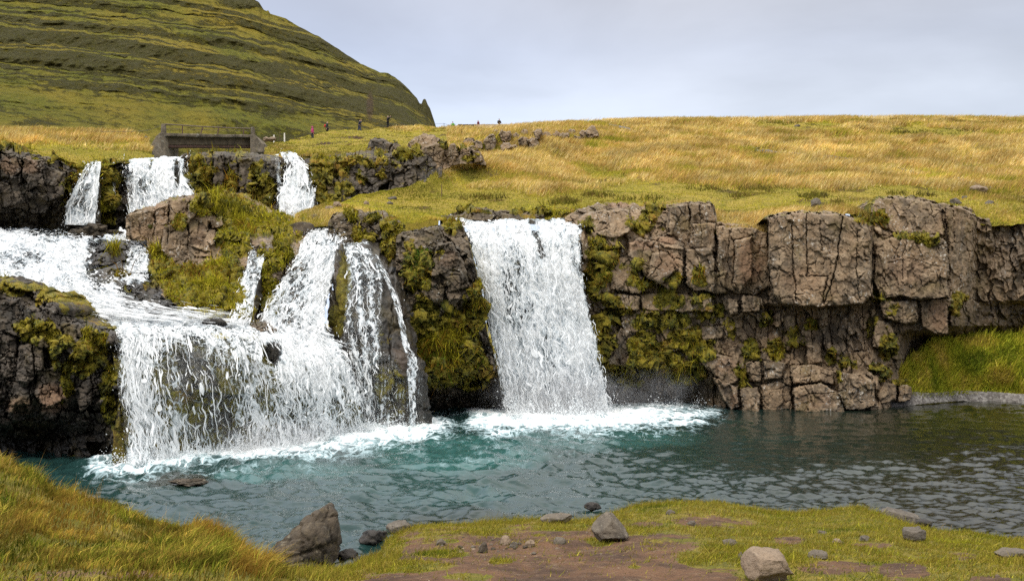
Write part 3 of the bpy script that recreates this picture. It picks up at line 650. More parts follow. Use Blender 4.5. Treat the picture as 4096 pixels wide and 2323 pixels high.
def heath():
    m=blobs(hx+8*fbm(hx*.04,hy*.1,hx*0,93,4),hy+3*fbm(hx*.04,hy*.1,hx*0,94,4),[(870,130,30,3.2),(915,134,30,3.4,1),(985,131,26,3.,.9),(780,123,14,1.6,.8),(815,196,16,2.6,1),(838,203,10,2.2),(760,189,30,2.6,.8),(700,189,26,2.2,.7),(895,193,12,2.5,1),(925,195,12,2.6,1),(600,196,24,2.4,.9),(640,199,26,2.,.8),(530,138,14,2.5,.8),(455,132,12,2,.8),(740,197,14,1.8,.8),(560,203,20,3,.8),(480,199,24,3,.6),(715,139,16,1.4,.7),(765,148,10,1.2,.8),(985,152,22,2,.7),(1005,172,16,2.5,.8)])
    Q,D=sample(hP,200000,np.clip(m,0,1),(hP[...,1],));k=len(Q)
    grass_t.add(*blades(Q,RNG.uniform(.12,.42,k),D/F*RNG.uniform(.6,1.3,k),RNG.normal(0,.5,(k,3))*np.array([1,1,.2]),palette(Q,[(.06,.05,.02),(.11,.10,.016),(.15,.14,.02),(.13,.075,.03),(.20,.19,.03)],.35,95,.3),seg2=False))
heath()
# ============================================================ ROCK FACES
# the big face on the right of the tallest fall
blk=[
 ([(575,227),(580,215),(604,209),(630,210),(633,226),(620,238),(600,236),(592,228)],47.0,0,-.05,.25,2),
 ([(591,232),(606,229),(618,234),(618,246),(608,251),(596,246)],46.3,0,-.03,.3,2),
 ([(669,207),(689,204),(690,244),(686,248),(668,228)],47.6,.004,-.006,.25,2),
 ([(690,203),(713,204),(716,222),(715,248),(690,246)],47.3,.006,-.004,.25,2),
 ([(692,224),(715,223),(716,252),(704,256),(694,250)],46.8,.01,-.004,.2,2),
 ([(651,238),(668,236),(684,243),(684,249),(664,247)],47.0,0,-.03,.2,2),
 ([(628,243),(640,238),(655,241),(683,246),(684,270),(680,286),(668,288),(648,278),(640,268),(628,258)],45.9,.004,-.014,.35,3),
 ([(652,252),(668,252),(678,268),(662,284),(648,276)],45.6,.012,-.008,.25,3),
 ([(608,262),(622,255),(641,262),(642,276),(650,285),(640,293),(610,290)],46.0,0,-.012,.3,2),
 ([(594,280),(609,270),(610,292),(600,300),(592,297)],45.7,.01,-.006,.25,2),
 ([(686,250),(712,247),(715,262),(714,292),(695,290),(686,284)],46.0,.006,-.010,.3,2.5),
 ([(712,272),(726,271),(726,293),(713,293)],46.3,.004,-.003,.2,1.5),
 ([(600,292),(640,295),(640,310),(614,308)],45.9,0,-.008,.25,2),
 ([(640,293),(685,294),(712,297),(712,312),(690,312),(642,309)],46.1,0,-.006,.2,1.5),
 ([(717,226),(745,227),(767,231),(769,250),(770,286),(757,294),(735,292),(722,285),(717,260)],46.5,.010,-.002,.2,2),
 ([(736,240),(752,236),(752,276),(740,292),(734,286)],46.1,.014,-.004,.2,2),
 ([(728,298),(738,298),(738,314),(729,314)],46.1,0,0,.2,1.5),([(741,295),(760,296),(760,311),(742,312)],46.2,.005,-.006,.2,1.5),
 ([(769,218),(778,214),(806,212.8),(842,214),(866,224),(872,240),(872,296),(862,304),(820,306),(782,304),(773,293),(768,262)],45.2,.003,-.006,.5,5),
 ([(872,206),(880,198),(905,197),(940,204),(946,235),(900,235),(885,228),(872,225)],48.0,.004,-.02,.3,3),
 ([(876,243),(890,237),(930,235),(946,239),(949,262),(948,297),(920,300),(900,296),(880,300),(874,280)],46.2,-.002,-.006,.35,3),
 ([(945,206),(962,208),(976,214),(974,250),(960,312),(950,326),(949,240)],48.6,.07,0,.2,2),
 ([(880,300),(916,300),(918,320),(908,325),(884,318)],46.3,.004,-.005,.25,2),
 ([(920,300),(947,298),(948,333),(940,336),(922,326)],46.7,0,.004,.2,2),
 ([(874,318),(890,322),(900,345),(885,352),(872,345)],46.5,.01,-.004,.2,2),
 ([(695,355),(715,353),(738,360),(737,380),(725,388),(712,372)],45.5,.008,-.012,.25,2),
 ([(712,376),(738,386),(739,406),(730,412)],45.3,.01,-.006,.2,2),
 ([(746,362),(760,360),(762,382),(750,380)],45.8,.006,-.006,.2,1.5),([(763,361),(788,362),(781,378),(764,380)],45.7,.003,-.01,.2,1.5),
 ([(740,388),(758,386),(761,412),(742,412)],45.5,0,-.008,.2,2),([(790,366),(812,364),(833,370),(835,384),(815,382),(792,384)],45.5,.004,-.014,.25,2),
 ([(793,387),(820,382),(843,394),(845,414),(795,412)],44.9,.006,-.008,.3,3),([(838,372),(862,372),(874,380),(876,404),(860,411),(846,408),(838,392)],45.2,.008,-.008,.3,2.5),
 ([(761,384),(778,381),(792,388),(792,410),(764,411)],45.8,.004,-.008,.25,2),
 ([(878,381),(895,382),(896,400),(878,404)],46.4,.006,-.008,.25,2),([(897,384),(912,386),(911,400),(898,402)],47.0,.006,-.008,.25,2),
 ([(806,342),(820,341),(822,362),(808,364)],46.5,0,-.004,.2,1.5),([(850,352),(866,350),(868,370),(852,372)],46.6,0,-.004,.2,1.5),
 ([(700,326),(724,325),(722,338),(702,340)],46.6,0,-.008,.2,1.5),
]
crk=[([(792,226),(793,262),(797,302)],.6,.5),([(806,214),(807,262),(806,275),(829,276),(826,284),(823,302)],.6,.5),([(842,216),(837,260),(831,285),(824,303)],.7,.6),
 ([(820,220),(822,250)],.45,.3),([(858,230),(856,270),(860,300)],.5,.4),([(770,268),(792,272)],.4,.3),([(888,262),(912,258),(940,266)],.4,.25),([(905,240),(902,280)],.45,.3),([(657,243),(662,262),(650,276)],.4,.3),([(700,205),(702,246)],.45,.35),([(797,396),(842,390)],.4,.25),([(812,364),(808,384)],.5,.35),([(730,232),(728,262),(738,290)],.45,.35),([(640,262),(660,270)],.4,.25),
 ([(782,306),(782,352)],.5,.5),([(796,308),(794,358)],.5,.6),([(812,308),(812,345)],.5,.5),([(830,308),(832,352)],.5,.6),([(848,306),(846,350)],.5,.5),([(862,306),(864,348)],.5,.5),([(756,314),(754,352)],.5,.5),([(768,300),(768,346)],.5,.5)]
dep=[(565,[(205,49),(222,47.5),(240,46.2),(300,45.4),(350,45.4),(368,45.9),(378,47.2),(416,48)]),
 (640,[(200,50),(215,48.6),(240,47.3),(262,46.8),(300,46.4),(340,46.1),(364,46.2),(376,47.6),(416,48.2)]),
 (700,[(203,50),(222,47.8),(300,46.6),(306,46.9),(350,46.7),(366,46.5),(385,47.9),(416,48.2)]),
 (740,[(222,48),(300,46.9),(314,47.1),(352,46.9),(380,46.3),(416,46.2)]),
 (775,[(212,47.6),(303,46.6),(308,47.6),(352,47.2),(380,46.2),(416,46)]),
 (870,[(212,48.2),(235,47.2),(300,46.7),(308,47.3),(345,47.1),(380,46.3),(416,46)]),
 (897,[(196,49.6),(235,47.8),(300,46.8),(345,47.2),(372,47.2),(386,47.2),(410,47.4)]),(925,[(196,50),(233,48.2),(300,47),(330,47.3),(335,50.5),(342,54.5),(400,55)]),
 (955,[(200,50),(235,48.4),(300,47.7),(325,48.6),(340,54.5),(400,55)]),(978,[(205,52.5),(240,52),(325,52.4),(338,55.5),(400,56)]),
 (1040,[(215,53),(300,52),(305,53.6),(330,54.6),(338,56),(400,57)]),(1110,[(215,53),(300,52.3),(305,53.6),(330,54.6),(338,56),(400,57)])]
top=[(565,219),(575,212),(585,208),(600,204),(625,203),(640,206),(660,208),(667,204.5),(690,202.5),(712,203.5),(715.5,206),(717,223),(725,224),(745,225),(766,229.5),(769,217),(785,213),(805,212.2),(840,213.5),(862,221),(871,226),(872.5,206),(880,198),(900,196.5),(925,198.5),(945,205),(972,208.5),(977,217),(990,220),(1024,223),(1110,222)]
rmoss=[(597,268,14,38,1),(617,310,18,14,1),(643,348,18,20,1),(683,340,21,15,1),(684,372,27,14,1),(722,310,8,10,.95),(752,348,9,9,.95),(775,353,11,8,.95),(810,326,7,7,.9),(830,356,8,9,.85),(914,237,27,3.5,1),(875,219,22,6,.9),(879,297,8,7,.85),(889,344,13,18,.75),(957,304,9,15,.8),(640,282,18,10,.7),(700,276,6,14,.8),(612,255,9,14,.8),(600,345,16,36,.95),(625,375,22,16,.85),(740,375,5,16,.8),(640,224,14,9,.7),(655,212,12,8,.8),(700,298,14,5,.7),(838,376,5,7,.7),(965,345,14,10,.8),(730,330,10,12,.6),(670,300,22,8,.7),(800,340,14,8,.55),(660,320,40,12,.75),(672,278,10,10,.7),(700,350,20,16,.8),(655,360,30,20,.9),(630,268,12,10,.6),(705,312,16,10,.6),(590,225,14,8,.6),(640,230,10,6,.7),(890,310,8,14,.6),(870,330,8,16,.6),(925,242,20,4,.8),(850,362,14,8,.6),(880,372,12,7,.8),(905,380,10,6,.9),(765,316,8,12,.6),(790,330,10,10,.55)]
cliff('cliff',565,1110,top,[(565,417),(880,417),(915,408),(960,404),(1110,406)],dep,M['rock'],blk,crk,rmoss,.13,
 wet=[(600,330,34,80,.9),(640,385,80,40,.9),(690,392,40,24,.8),(1000,318,50,16,.9),(1005,262,34,34,.75)],tint=[(750,262,14,26,1),(668,262,14,12,.7),(640,245,18,6,.7),(940,315,12,18,.8),(668,240,12,5,.9),(620,203,14,6,.8),(800,280,26,14,.35),(905,270,22,18,.4),(725,365,14,10,.5),(815,400,22,10,.4),(770,322,6,20,.7),(735,400,6,10,.6)],  # the two far-right wet patches simply darken the set-back face
 cells=((20,34,.42,.24),(8,17,.30,.15),(3.6,6.,.13,.03)),seed=3,tufts=1.1,cap=3.2,capup=.1,tl=.22)
# mossy pillar between the two falls
cliff('rock_pillar',396,512,[(396,238),(401,232),(410,230),(424,227),(437,224.4),(451,223.5),(463,228),(468,238),(474,262),(482,296),(486,330),(493,352),(501,394),(512,400)],
 [(396,412),(424,410),(512,418)],[(396,[(230,43.5),(262,41.6),(350,40.4),(375,40.6),(412,42.5)]),(430,[(224,45.5),(240,43.2),(270,41.6),(300,41.1),(312,41.9),(380,41.2),(396,43.5),(416,45.5)]),(470,[(224,45.5),(262,42.2),(298,41.8),(312,42.6),(370,42.2),(388,44.8),(416,46)]),(512,[(224,46),(300,44),(390,44),(416,46)])],
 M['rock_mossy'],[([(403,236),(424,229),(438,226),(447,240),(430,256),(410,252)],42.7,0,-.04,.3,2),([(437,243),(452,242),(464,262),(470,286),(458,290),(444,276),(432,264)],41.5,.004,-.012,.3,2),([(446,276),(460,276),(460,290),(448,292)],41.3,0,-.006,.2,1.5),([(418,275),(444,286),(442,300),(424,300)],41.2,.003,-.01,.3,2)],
 [([(452,270),(460,272)],.5,.5),([(447,242),(432,262)],.5,.35)],
 [(418,272,16,26,1),(455,228,12,9,1),(424,320,20,26,1),(468,330,16,36,1),(440,352,36,40,1.1),(478,310,8,40,.9),(452,320,14,16,.8),(440,252,6,4,.6),(412,245,5,8,.7),(470,370,24,24,1)],.15,
 wet=[(480,340,26,80,.8),(450,395,60,24,1)],tint=[(448,258,12,10,.3)],cells=((14,16,.45,.30),(7,8,.30,.25),(3.4,3.6,.12,.08)),seed=14,tufts=1.6,tl=.28,cap=2.2,mossup=.35,colset=MOSSY+[(.10,.15,.012),(.05,.12,.012)])
# low rocks beside the upper channel
cliff('rock_ledge',328,404,[(328,222),(333,214),(342,211),(352,208),(366,212),(380,210),(390,214),(400,222),(404,230)],[(328,246),(345,248),(372,252),(384,270),(404,282)],
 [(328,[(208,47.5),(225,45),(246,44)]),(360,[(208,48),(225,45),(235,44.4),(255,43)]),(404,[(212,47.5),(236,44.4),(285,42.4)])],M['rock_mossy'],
 [([(333,215),(352,212),(360,226),(352,236),(335,238)],44.6,0,-.02,.3,2),([(356,214),(374,212),(384,226),(372,238),(358,234)],44.3,.003,-.03,.3,2),([(338,234),(358,232),(372,242),(366,250),(342,246)],43.6,0,-.02,.3,2),([(372,226),(388,220),(394,232),(378,240)],43.9,.002,-.03,.3,2)],(),
 [(372,222,12,7,1),(392,240,14,22,1),(362,238,12,8,.9),(352,216,8,7,.8),(384,256,14,16,1)],.12,cells=((13,12,.4,.3),(6,6,.2,.2),(3,3,.08,.08)),seed=23,tufts=1.8,tl=.24,wet=[(345,244,14,8,.7)])
# shelf rocks along the head of the tallest fall
cliff('rock_ledge',440,600,[(440,216),(452,213),(470,208),(486,206),(492,210),(505,210),(520,212),(545,210),(560,214),(580,212),(600,207)],[(440,226),(520,224),(600,226)],
 [(440,[(204,51.5),(226,49)]),(600,[(204,51),(226,48.4)])],M['rock_mossy'],[([(470,210),(488,207),(496,216),(486,222),(472,220)],48.8,0,-.05,.3,2),([(446,214),(470,213),(474,222),(448,223)],48.6,0,-.05,.25,2),([(500,212),(516,213),(528,222),(500,222)],48.5,0,-.05,.25,2)],(),
 [(560,212,40,6,.9),(460,210,30,4,.7),(535,211,30,5,.8)],.1,cells=((14,9,.5,.3),(6,5,.2,.2)),seed=29,tufts=1.2,wet=[(520,225,90,4,.8)],cap=2)
# grassy knoll with bare blocks in the middle
cliff('rock_knoll',126,322,[(126,216),(130,213),(140,208),(156,206),(157,203),(168,198),(180,195.5),(209,192.6),(238,193),(254,200),(267,207.5),(280,213.5),(287,220),(303,219),(311,226),(322,240)],
 [(126,238),(131,240),(147,240),(150,262),(151,274),(153,288),(168,300),(180,316),(186,327),(228,330),(262,334),(322,338)],
 [(126,[(208,44.6),(240,43.6)]),(152,[(203,45.2),(210,43.2),(262,42.2),(275,39.8),(300,36.8)]),(172,[(197,46.4),(205,43),(262,41.6),(275,39.6),(300,37),(328,34.8)]),(208,[(192,50),(200,47),(215,44.5),(235,42),(262,40.6),(280,39),(300,37),(330,34.8)]),
 (240,[(192,50.5),(205,47.5),(215,46),(240,43),(262,40.7),(285,39.4),(300,37.4),(330,35.2)]),(268,[(206,49.5),(225,45.6),(240,42.6),(262,40.8),(290,39.8),(330,36.6)]),(285,[(215,48),(235,44.4),(255,41.6),(290,40.2),(332,37)]),(322,[(225,47),(240,45),(262,42.5),(338,38.5)])],M['rock'],
 [([(129,214),(152,208),(156,232),(154,240),(146,240),(132,239)],43.0,.004,-.006,.3,2),([(155,207),(168,204),(168,240),(165,252),(158,244),(155,230)],42.6,.002,-.006,.25,2),([(168,200),(190,197),(196,214),(188,226),(176,230),(169,222)],42.9,.003,-.01,.3,2),
  ([(188,204),(208,197),(211,214),(207,236),(204,246),(190,244),(187,226)],42.3,.004,-.006,.3,2.5),([(164,226),(186,222),(190,250),(183,262),(170,262),(162,250)],41.9,.002,-.008,.3,2),([(208,220),(222,218),(224,226),(212,228)],42.6,0,-.02,.25,1.5),([(254,246),(270,242),(278,256),(276,268),(264,274),(258,264)],40.6,.004,-.01,.3,2),([(264,264),(284,258),(283,280),(262,316),(254,320),(258,290)],39.6,.008,-.006,.3,3)],
 [([(168,203),(168,244)],.6,.5),([(155,208),(155,238)],.6,.5),([(188,205),(188,244)],.5,.4),([(170,232),(186,226)],.5,.35)],
 [(220,205,40,14,1.1),(250,225,34,16,1.1),(234,240,20,20,1.1),(205,280,26,14,1.1),(178,284,22,18,1.1),(220,290,34,36,1.1),(157,262,10,14,1),(181,222,7,8,.9),(203,312,30,16,1.1),(265,285,10,28,.95),(278,258,16,14,.85),(288,240,14,10,.8),(272,300,10,20,.8),(262,262,8,16,.8),(150,224,6,4,.6),(280,225,18,12,1),(245,300,12,30,.9),(300,222,14,6,.8)],.12,
 wet=[(222,326,40,8,1),(250,320,16,30,1),(170,310,20,14,.8),(275,285,22,60,1),(262,320,20,20,1)],tint=[(160,215,8,16,.45),(140,225,14,14,.25),(198,235,9,12,.3)],cells=((18,24,.35,.20),(8,12,.20,.14),(3.6,4.6,.09,.04)),seed=37,tufts=2.2,tl=.22,mossup=.7,cap=3,
 colset=[(.06,.06,.01),(.22,.19,.016),(.42,.35,.03),(.25,.26,.02),(.38,.33,.026),(.26,.115,.026),(.13,.12,.014)])
# upper middle face under the bridge
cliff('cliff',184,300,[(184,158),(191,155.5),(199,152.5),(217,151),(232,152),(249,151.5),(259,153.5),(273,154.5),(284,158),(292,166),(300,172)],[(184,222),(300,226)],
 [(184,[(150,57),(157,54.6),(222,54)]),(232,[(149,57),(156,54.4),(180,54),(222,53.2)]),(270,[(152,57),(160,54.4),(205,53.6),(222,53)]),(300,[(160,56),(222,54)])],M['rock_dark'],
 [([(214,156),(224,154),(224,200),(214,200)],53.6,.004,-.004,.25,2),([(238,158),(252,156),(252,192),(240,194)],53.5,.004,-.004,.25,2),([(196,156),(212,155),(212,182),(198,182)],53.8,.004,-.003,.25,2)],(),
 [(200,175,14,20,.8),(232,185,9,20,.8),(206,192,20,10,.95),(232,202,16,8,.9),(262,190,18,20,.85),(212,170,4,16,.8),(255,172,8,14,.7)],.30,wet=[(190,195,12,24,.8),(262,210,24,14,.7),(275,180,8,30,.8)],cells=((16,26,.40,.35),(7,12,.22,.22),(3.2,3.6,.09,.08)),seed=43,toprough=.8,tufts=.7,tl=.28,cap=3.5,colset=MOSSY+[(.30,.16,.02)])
# mossy face right of the upper right fall
cliff('cliff',296,442,[(296,162),(308,158),(320,156),(345,153),(370,150),(380,153),(400,153),(425,153),(442,160)],[(296,218),(330,217),(372,204),(410,190),(430,180),(442,176)],
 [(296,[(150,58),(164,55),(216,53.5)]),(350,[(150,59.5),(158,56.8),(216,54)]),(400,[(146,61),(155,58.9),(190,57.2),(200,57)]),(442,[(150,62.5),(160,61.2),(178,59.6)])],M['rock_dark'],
 [([(375,160),(390,158),(392,180),(378,182)],57.2,.004,-.004,.25,2),([(340,158),(352,156),(354,176),(342,176)],56.4,.004,-.004,.25,2),([(378,186),(388,182),(388,189),(378,190)],58.6,0,0,.2,1.5)],(),
 [(308,190,12,26,.9),(330,170,24,18,.7),(325,200,26,10,.9),(352,162,40,6,.7),(384,150,18,6,1),(383,171,6,6,.9),(364,178,6,8,.8),(410,152,14,8,.9),(345,190,14,8,.7),(396,165,10,6,.5)],.18,wet=[(380,186,18,8,.7)],cells=((15,20,.45,.40),(7,9,.26,.26),(3.2,3.4,.10,.08)),seed=47,tufts=.9,tl=.28,cap=2.5)
# dark overhanging face at the far left
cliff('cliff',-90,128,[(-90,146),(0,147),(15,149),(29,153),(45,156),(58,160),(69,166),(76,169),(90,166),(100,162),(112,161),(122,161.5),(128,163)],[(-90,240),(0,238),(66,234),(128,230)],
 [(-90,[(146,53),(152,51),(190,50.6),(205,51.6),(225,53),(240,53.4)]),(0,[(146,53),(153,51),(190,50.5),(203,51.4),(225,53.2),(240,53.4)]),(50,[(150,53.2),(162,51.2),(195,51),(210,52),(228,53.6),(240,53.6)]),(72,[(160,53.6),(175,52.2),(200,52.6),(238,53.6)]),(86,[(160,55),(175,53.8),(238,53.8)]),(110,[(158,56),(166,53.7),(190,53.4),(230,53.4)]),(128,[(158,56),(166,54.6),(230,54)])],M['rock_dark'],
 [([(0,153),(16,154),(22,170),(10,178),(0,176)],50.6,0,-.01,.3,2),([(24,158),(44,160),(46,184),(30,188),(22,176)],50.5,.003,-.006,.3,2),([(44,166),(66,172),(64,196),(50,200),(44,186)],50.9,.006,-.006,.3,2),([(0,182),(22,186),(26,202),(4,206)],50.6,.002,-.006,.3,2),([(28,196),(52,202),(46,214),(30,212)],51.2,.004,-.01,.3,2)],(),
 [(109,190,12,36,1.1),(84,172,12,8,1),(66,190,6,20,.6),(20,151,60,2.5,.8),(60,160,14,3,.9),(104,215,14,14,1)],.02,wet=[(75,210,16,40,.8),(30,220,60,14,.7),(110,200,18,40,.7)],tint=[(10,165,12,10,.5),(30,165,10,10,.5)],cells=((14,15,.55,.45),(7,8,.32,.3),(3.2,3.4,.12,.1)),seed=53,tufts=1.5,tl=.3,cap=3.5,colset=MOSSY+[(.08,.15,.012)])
cliff('rock_ledge',82,154,[(82,262),(92,252),(98,244),(110,241),(128,240.5),(148,240),(154,252)],[(82,278),(96,284),(112,291),(124,290),(140,281),(154,276)],
 [(82,[(250,44.2),(260,43),(280,40.2)]),(118,[(238,46),(246,43.8),(255,42.6),(266,41.4),(292,38.3)]),(154,[(238,46),(250,43),(262,41.6),(280,39.6)])],M['rock_wet'],
 [([(94,254),(120,249),(128,258),(112,266),(92,266)],41.9,.004,-.05,.3,2),([(96,270),(122,262),(128,276),(112,288),(94,282)],39.9,.002,-.06,.3,2),([(98,244),(124,242),(128,249),(100,252)],43.4,0,-.06,.2,2)],(),[(116,251,7,8,1.1),(122,275,10,3,.8),(100,262,5,3,.7)],.0,wet=[(118,265,60,40,1)],cells=((16,9,.4,.25),(7,5,.2,.14)),seed=71,tufts=1.6,tl=.4,cap=2,mossup=0)
cliff('rock_ledge',118,190,[(118,291),(124,285),(136,280),(146,276),(154,282),(166,294),(178,308),(190,318)],[(118,300),(136,306),(150,315),(166,322),(190,329)],
 [(118,[(280,39.6),(300,36.6)]),(154,[(276,39.6),(290,38),(318,33.9)]),(190,[(305,37),(318,35.2),(330,33.3)])],M['rock_wet'],
 [([(128,285),(148,280),(158,292),(140,300)],37.9,.002,-.05,.3,2),([(150,300),(168,300),(178,314),(160,318)],35.3,.002,-.06,.3,2)],(),[(150,288,6,4,.7),(128,291,6,3,.8)],.0,wet=[(150,300,60,40,1)],cells=((12,8,.35,.22),(6,4,.2,.12)),seed=73,tufts=.8,tl=.2,cap=1.5,mossup=0)
# near dark cliff at the lower left
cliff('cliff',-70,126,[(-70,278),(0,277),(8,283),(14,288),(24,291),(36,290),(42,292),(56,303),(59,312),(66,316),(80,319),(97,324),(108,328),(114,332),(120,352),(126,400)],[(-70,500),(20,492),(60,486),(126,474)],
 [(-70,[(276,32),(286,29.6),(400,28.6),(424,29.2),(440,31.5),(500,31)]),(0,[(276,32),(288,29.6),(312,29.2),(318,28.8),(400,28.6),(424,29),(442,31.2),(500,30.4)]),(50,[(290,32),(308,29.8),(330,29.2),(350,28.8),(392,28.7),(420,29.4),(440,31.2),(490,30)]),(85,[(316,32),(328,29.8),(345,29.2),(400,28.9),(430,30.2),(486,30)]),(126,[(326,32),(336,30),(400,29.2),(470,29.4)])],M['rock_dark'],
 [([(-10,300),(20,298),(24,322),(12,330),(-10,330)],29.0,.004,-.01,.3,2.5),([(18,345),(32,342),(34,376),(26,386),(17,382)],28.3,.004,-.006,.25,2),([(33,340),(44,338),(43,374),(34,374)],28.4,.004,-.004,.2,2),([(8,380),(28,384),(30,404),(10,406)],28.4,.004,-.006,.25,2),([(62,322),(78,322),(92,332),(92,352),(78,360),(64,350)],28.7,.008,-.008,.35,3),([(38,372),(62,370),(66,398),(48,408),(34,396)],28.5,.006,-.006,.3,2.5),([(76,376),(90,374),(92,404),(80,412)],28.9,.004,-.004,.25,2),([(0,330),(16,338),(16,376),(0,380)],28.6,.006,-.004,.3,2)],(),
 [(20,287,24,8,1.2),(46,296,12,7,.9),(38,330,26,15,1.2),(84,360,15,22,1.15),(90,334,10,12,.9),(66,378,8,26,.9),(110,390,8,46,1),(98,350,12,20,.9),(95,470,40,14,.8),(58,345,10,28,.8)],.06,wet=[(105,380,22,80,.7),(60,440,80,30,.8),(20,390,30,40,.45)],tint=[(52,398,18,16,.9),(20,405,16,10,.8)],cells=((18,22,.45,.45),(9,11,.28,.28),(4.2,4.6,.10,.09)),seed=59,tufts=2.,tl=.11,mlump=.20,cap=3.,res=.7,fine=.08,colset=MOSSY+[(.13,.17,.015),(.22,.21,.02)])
# green slope and gravel beach at the right
SL=[[(880,410,47.2),(900,407,47.6),(925,404,48.3),(960,401,50.3),(990,403,50.7),(1030,408,49.5),(1120,411,48.3)],
 [(880,404,47.4),(900,400.5,47.9),(925,398,48.6),(960,395,50.6),(990,397,51),(1030,402,49.8),(1120,405,48.6)],
 [(880,396,47.5),(900,392,48.0),(925,390.5,48.8),(960,388.5,51),(990,389,51.4),(1030,392,50.6),(1120,395,49.6)],
 [(886,384,47.6),(900,378,48.1),(925,372,49.),(960,370,51.3),(1030,374,51),(1120,376,50.2)],
 [(899,372,48.0),(912,361,48.7),(930,351,49.8),(960,346,51.8),(1030,346,51.8),(1120,346,51.2)],
 [(903,366,48.6),(914,355,49.6),(930,344,50.8),(960,337,53),(1030,334,53.4),(1120,334,53)],[(910,360,52),(930,346,53),(960,338,55),(1030,335,56),(1120,335,56)]]
bs,bP,bX,bY=ground_sheet('beach',SL,220,110,.10,.8,61,M['turf'],lambda px,py,P:{'soil':np.zeros_like(px)},ampfn=lambda px,py,P:ss(390,384,py))
def slope_grass():
    m=ss(400-5*ss(945,1000,bX),395-5*ss(945,1000,bX),bY+2*noise3(bX*.06,bX*0,bX*0,4))*np.where(bX<935,1,1);m=np.maximum(m,blobs(bX,bY,[(915,393,26,5,1),(960,389,14,3,.8),(893,397,12,4,.6)]))
    Q,nn,x,y=sample(bP,46000,np.clip(m,0,1),(normals(bP),bX,bY));k=len(Q)
    h=RNG.gamma(4,.048,k)*(.7+.6*ss(-.2,.4,fP(Q,.6,3,3)));lean=np.array([.35,-.35,-.1])+RNG.normal(0,.35,(k,3))
    grass_t.add(*blades(Q,h,.045*RNG.uniform(.6,1.3,k),lean,palette(Q,[(.14,.18,.018),(.30,.33,.028),(.44,.43,.04),(.52,.43,.055),(.56,.42,.10)],.6,7,.28)))
slope_grass()
gv=loft([[(880,410,47.1),(900,407,47.5),(925,404,48.2),(960,401,50.2),(990,403,50.6),(1030,408,49.4),(1120,411,48.2)],[(880,403.5,47.3),(900,400,47.8),(925,397.5,48.5),(960,394.5,50.5),(990,396.5,50.9),(1030,401.5,49.7),(1120,404.5,48.5)],[(884,395,47.5),(905,391.5,48.1),(930,393.5,48.8),(960,391,50.7),(990,392,51.1),(1030,395,50.2),(1120,398,49.2)]],240,50)
gv[...,2]+=.05+.03*fP(gv,3,5,4);setp(grid('gravel_beach',gv,M['gravel']),kind='structure')

# columnar outcrops on the slope
a,_=cliff('rock_outcrop',366,405,[(366,151),(370,139),(376,137),(383,138),(389,141.5),(393,143),(396,139.5),(401,146),(405,157)],[(366,153),(376,157),(390,159),(398,160),(405,158.5)],[(366,[(136,63),(150,60.6),(160,60)]),(388,[(136,62.6),(146,60.4),(160,59.4)]),(405,[(140,62),(160,60.4)])],M['rock_mossy'],
 [([(371,139),(384,139),(387,150),(376,152),(370,147)],60.8,.004,-.02,.2,1.2),([(384,142),(392,142),(392,157),(385,155)],60.0,.004,-.01,.2,1.2),([(390,148),(396,139),(401,147),(402,154),(395,159),(390,156)],59.5,.006,-.014,.25,1.5)],(),[(372,151,6,4,.7),(392,138,5,2,.6)],.0,cells=((9,12,.3,.25),(4,6,.2,.12)),seed=63,res=.4,cap=1.5,tufts=.6,tl=.2)
setp(a,'broad grey rock outcrop at the left end of the hillside rocks, under the photographer','outcrop','rock outcrops on the slope',kind='thing')
a,_=cliff('rock_outcrop',405,486,[(405,152),(409,142),(418,136),(424,133),(434,134),(440,139),(444,147),(447,150),(451,143.5),(455,143),(458,150),(461,148),(470,147),(476,147.5),(481,152),(486,163)],[(405,156),(420,158),(425,168),(430,174),(439,173),(446,168),(456,164),(470,163),(486,165)],
 [(405,[(132,66),(150,63.6),(160,62)]),(424,[(132,66),(142,63.4),(174,60.0)]),(445,[(135,65),(146,62.6),(170,60.5)]),(460,[(140,65.4),(150,63.4),(166,62)]),(486,[(145,67),(165,64.6)])],M['rock'],
 [([(425,147),(434,141.5),(443,146),(444,155),(438,173),(430,174),(427,160)],60.9,.006,-.012,.35,1.6),([(446,156),(451,144),(455,144),(458,155),(452,166),(445,168)],61.5,.006,-.012,.3,1.5),([(459,148.5),(470,148),(470,157),(460,157)],63,.004,-.012,.25,1.2),([(471,149),(480,152),(482,161),(474,163)],63.6,.004,-.012,.25,1.2),([(408,143),(420,135),(436,136),(440,142),(426,146),(412,152)],63.6,.004,-.05,.25,1.5)],
 [([(434,146),(433,170)],.35,.3),([(428,156),(442,152)],.3,.2)],[(446,144,6,3,.9),(466,147,9,2,.8),(476,154,5,3,.7),(470,160,8,3,.7),(415,150,8,5,.6)],.0,cells=((10,14,.3,.22),(4.5,6,.18,.10)),seed=67,res=.4,cap=1.5,tufts=.7,tl=.2)
setp(a,'tall columnar grey outcrop with two upright slabs at the head of the grassy slope','outcrop','rock outcrops on the slope',kind='thing')

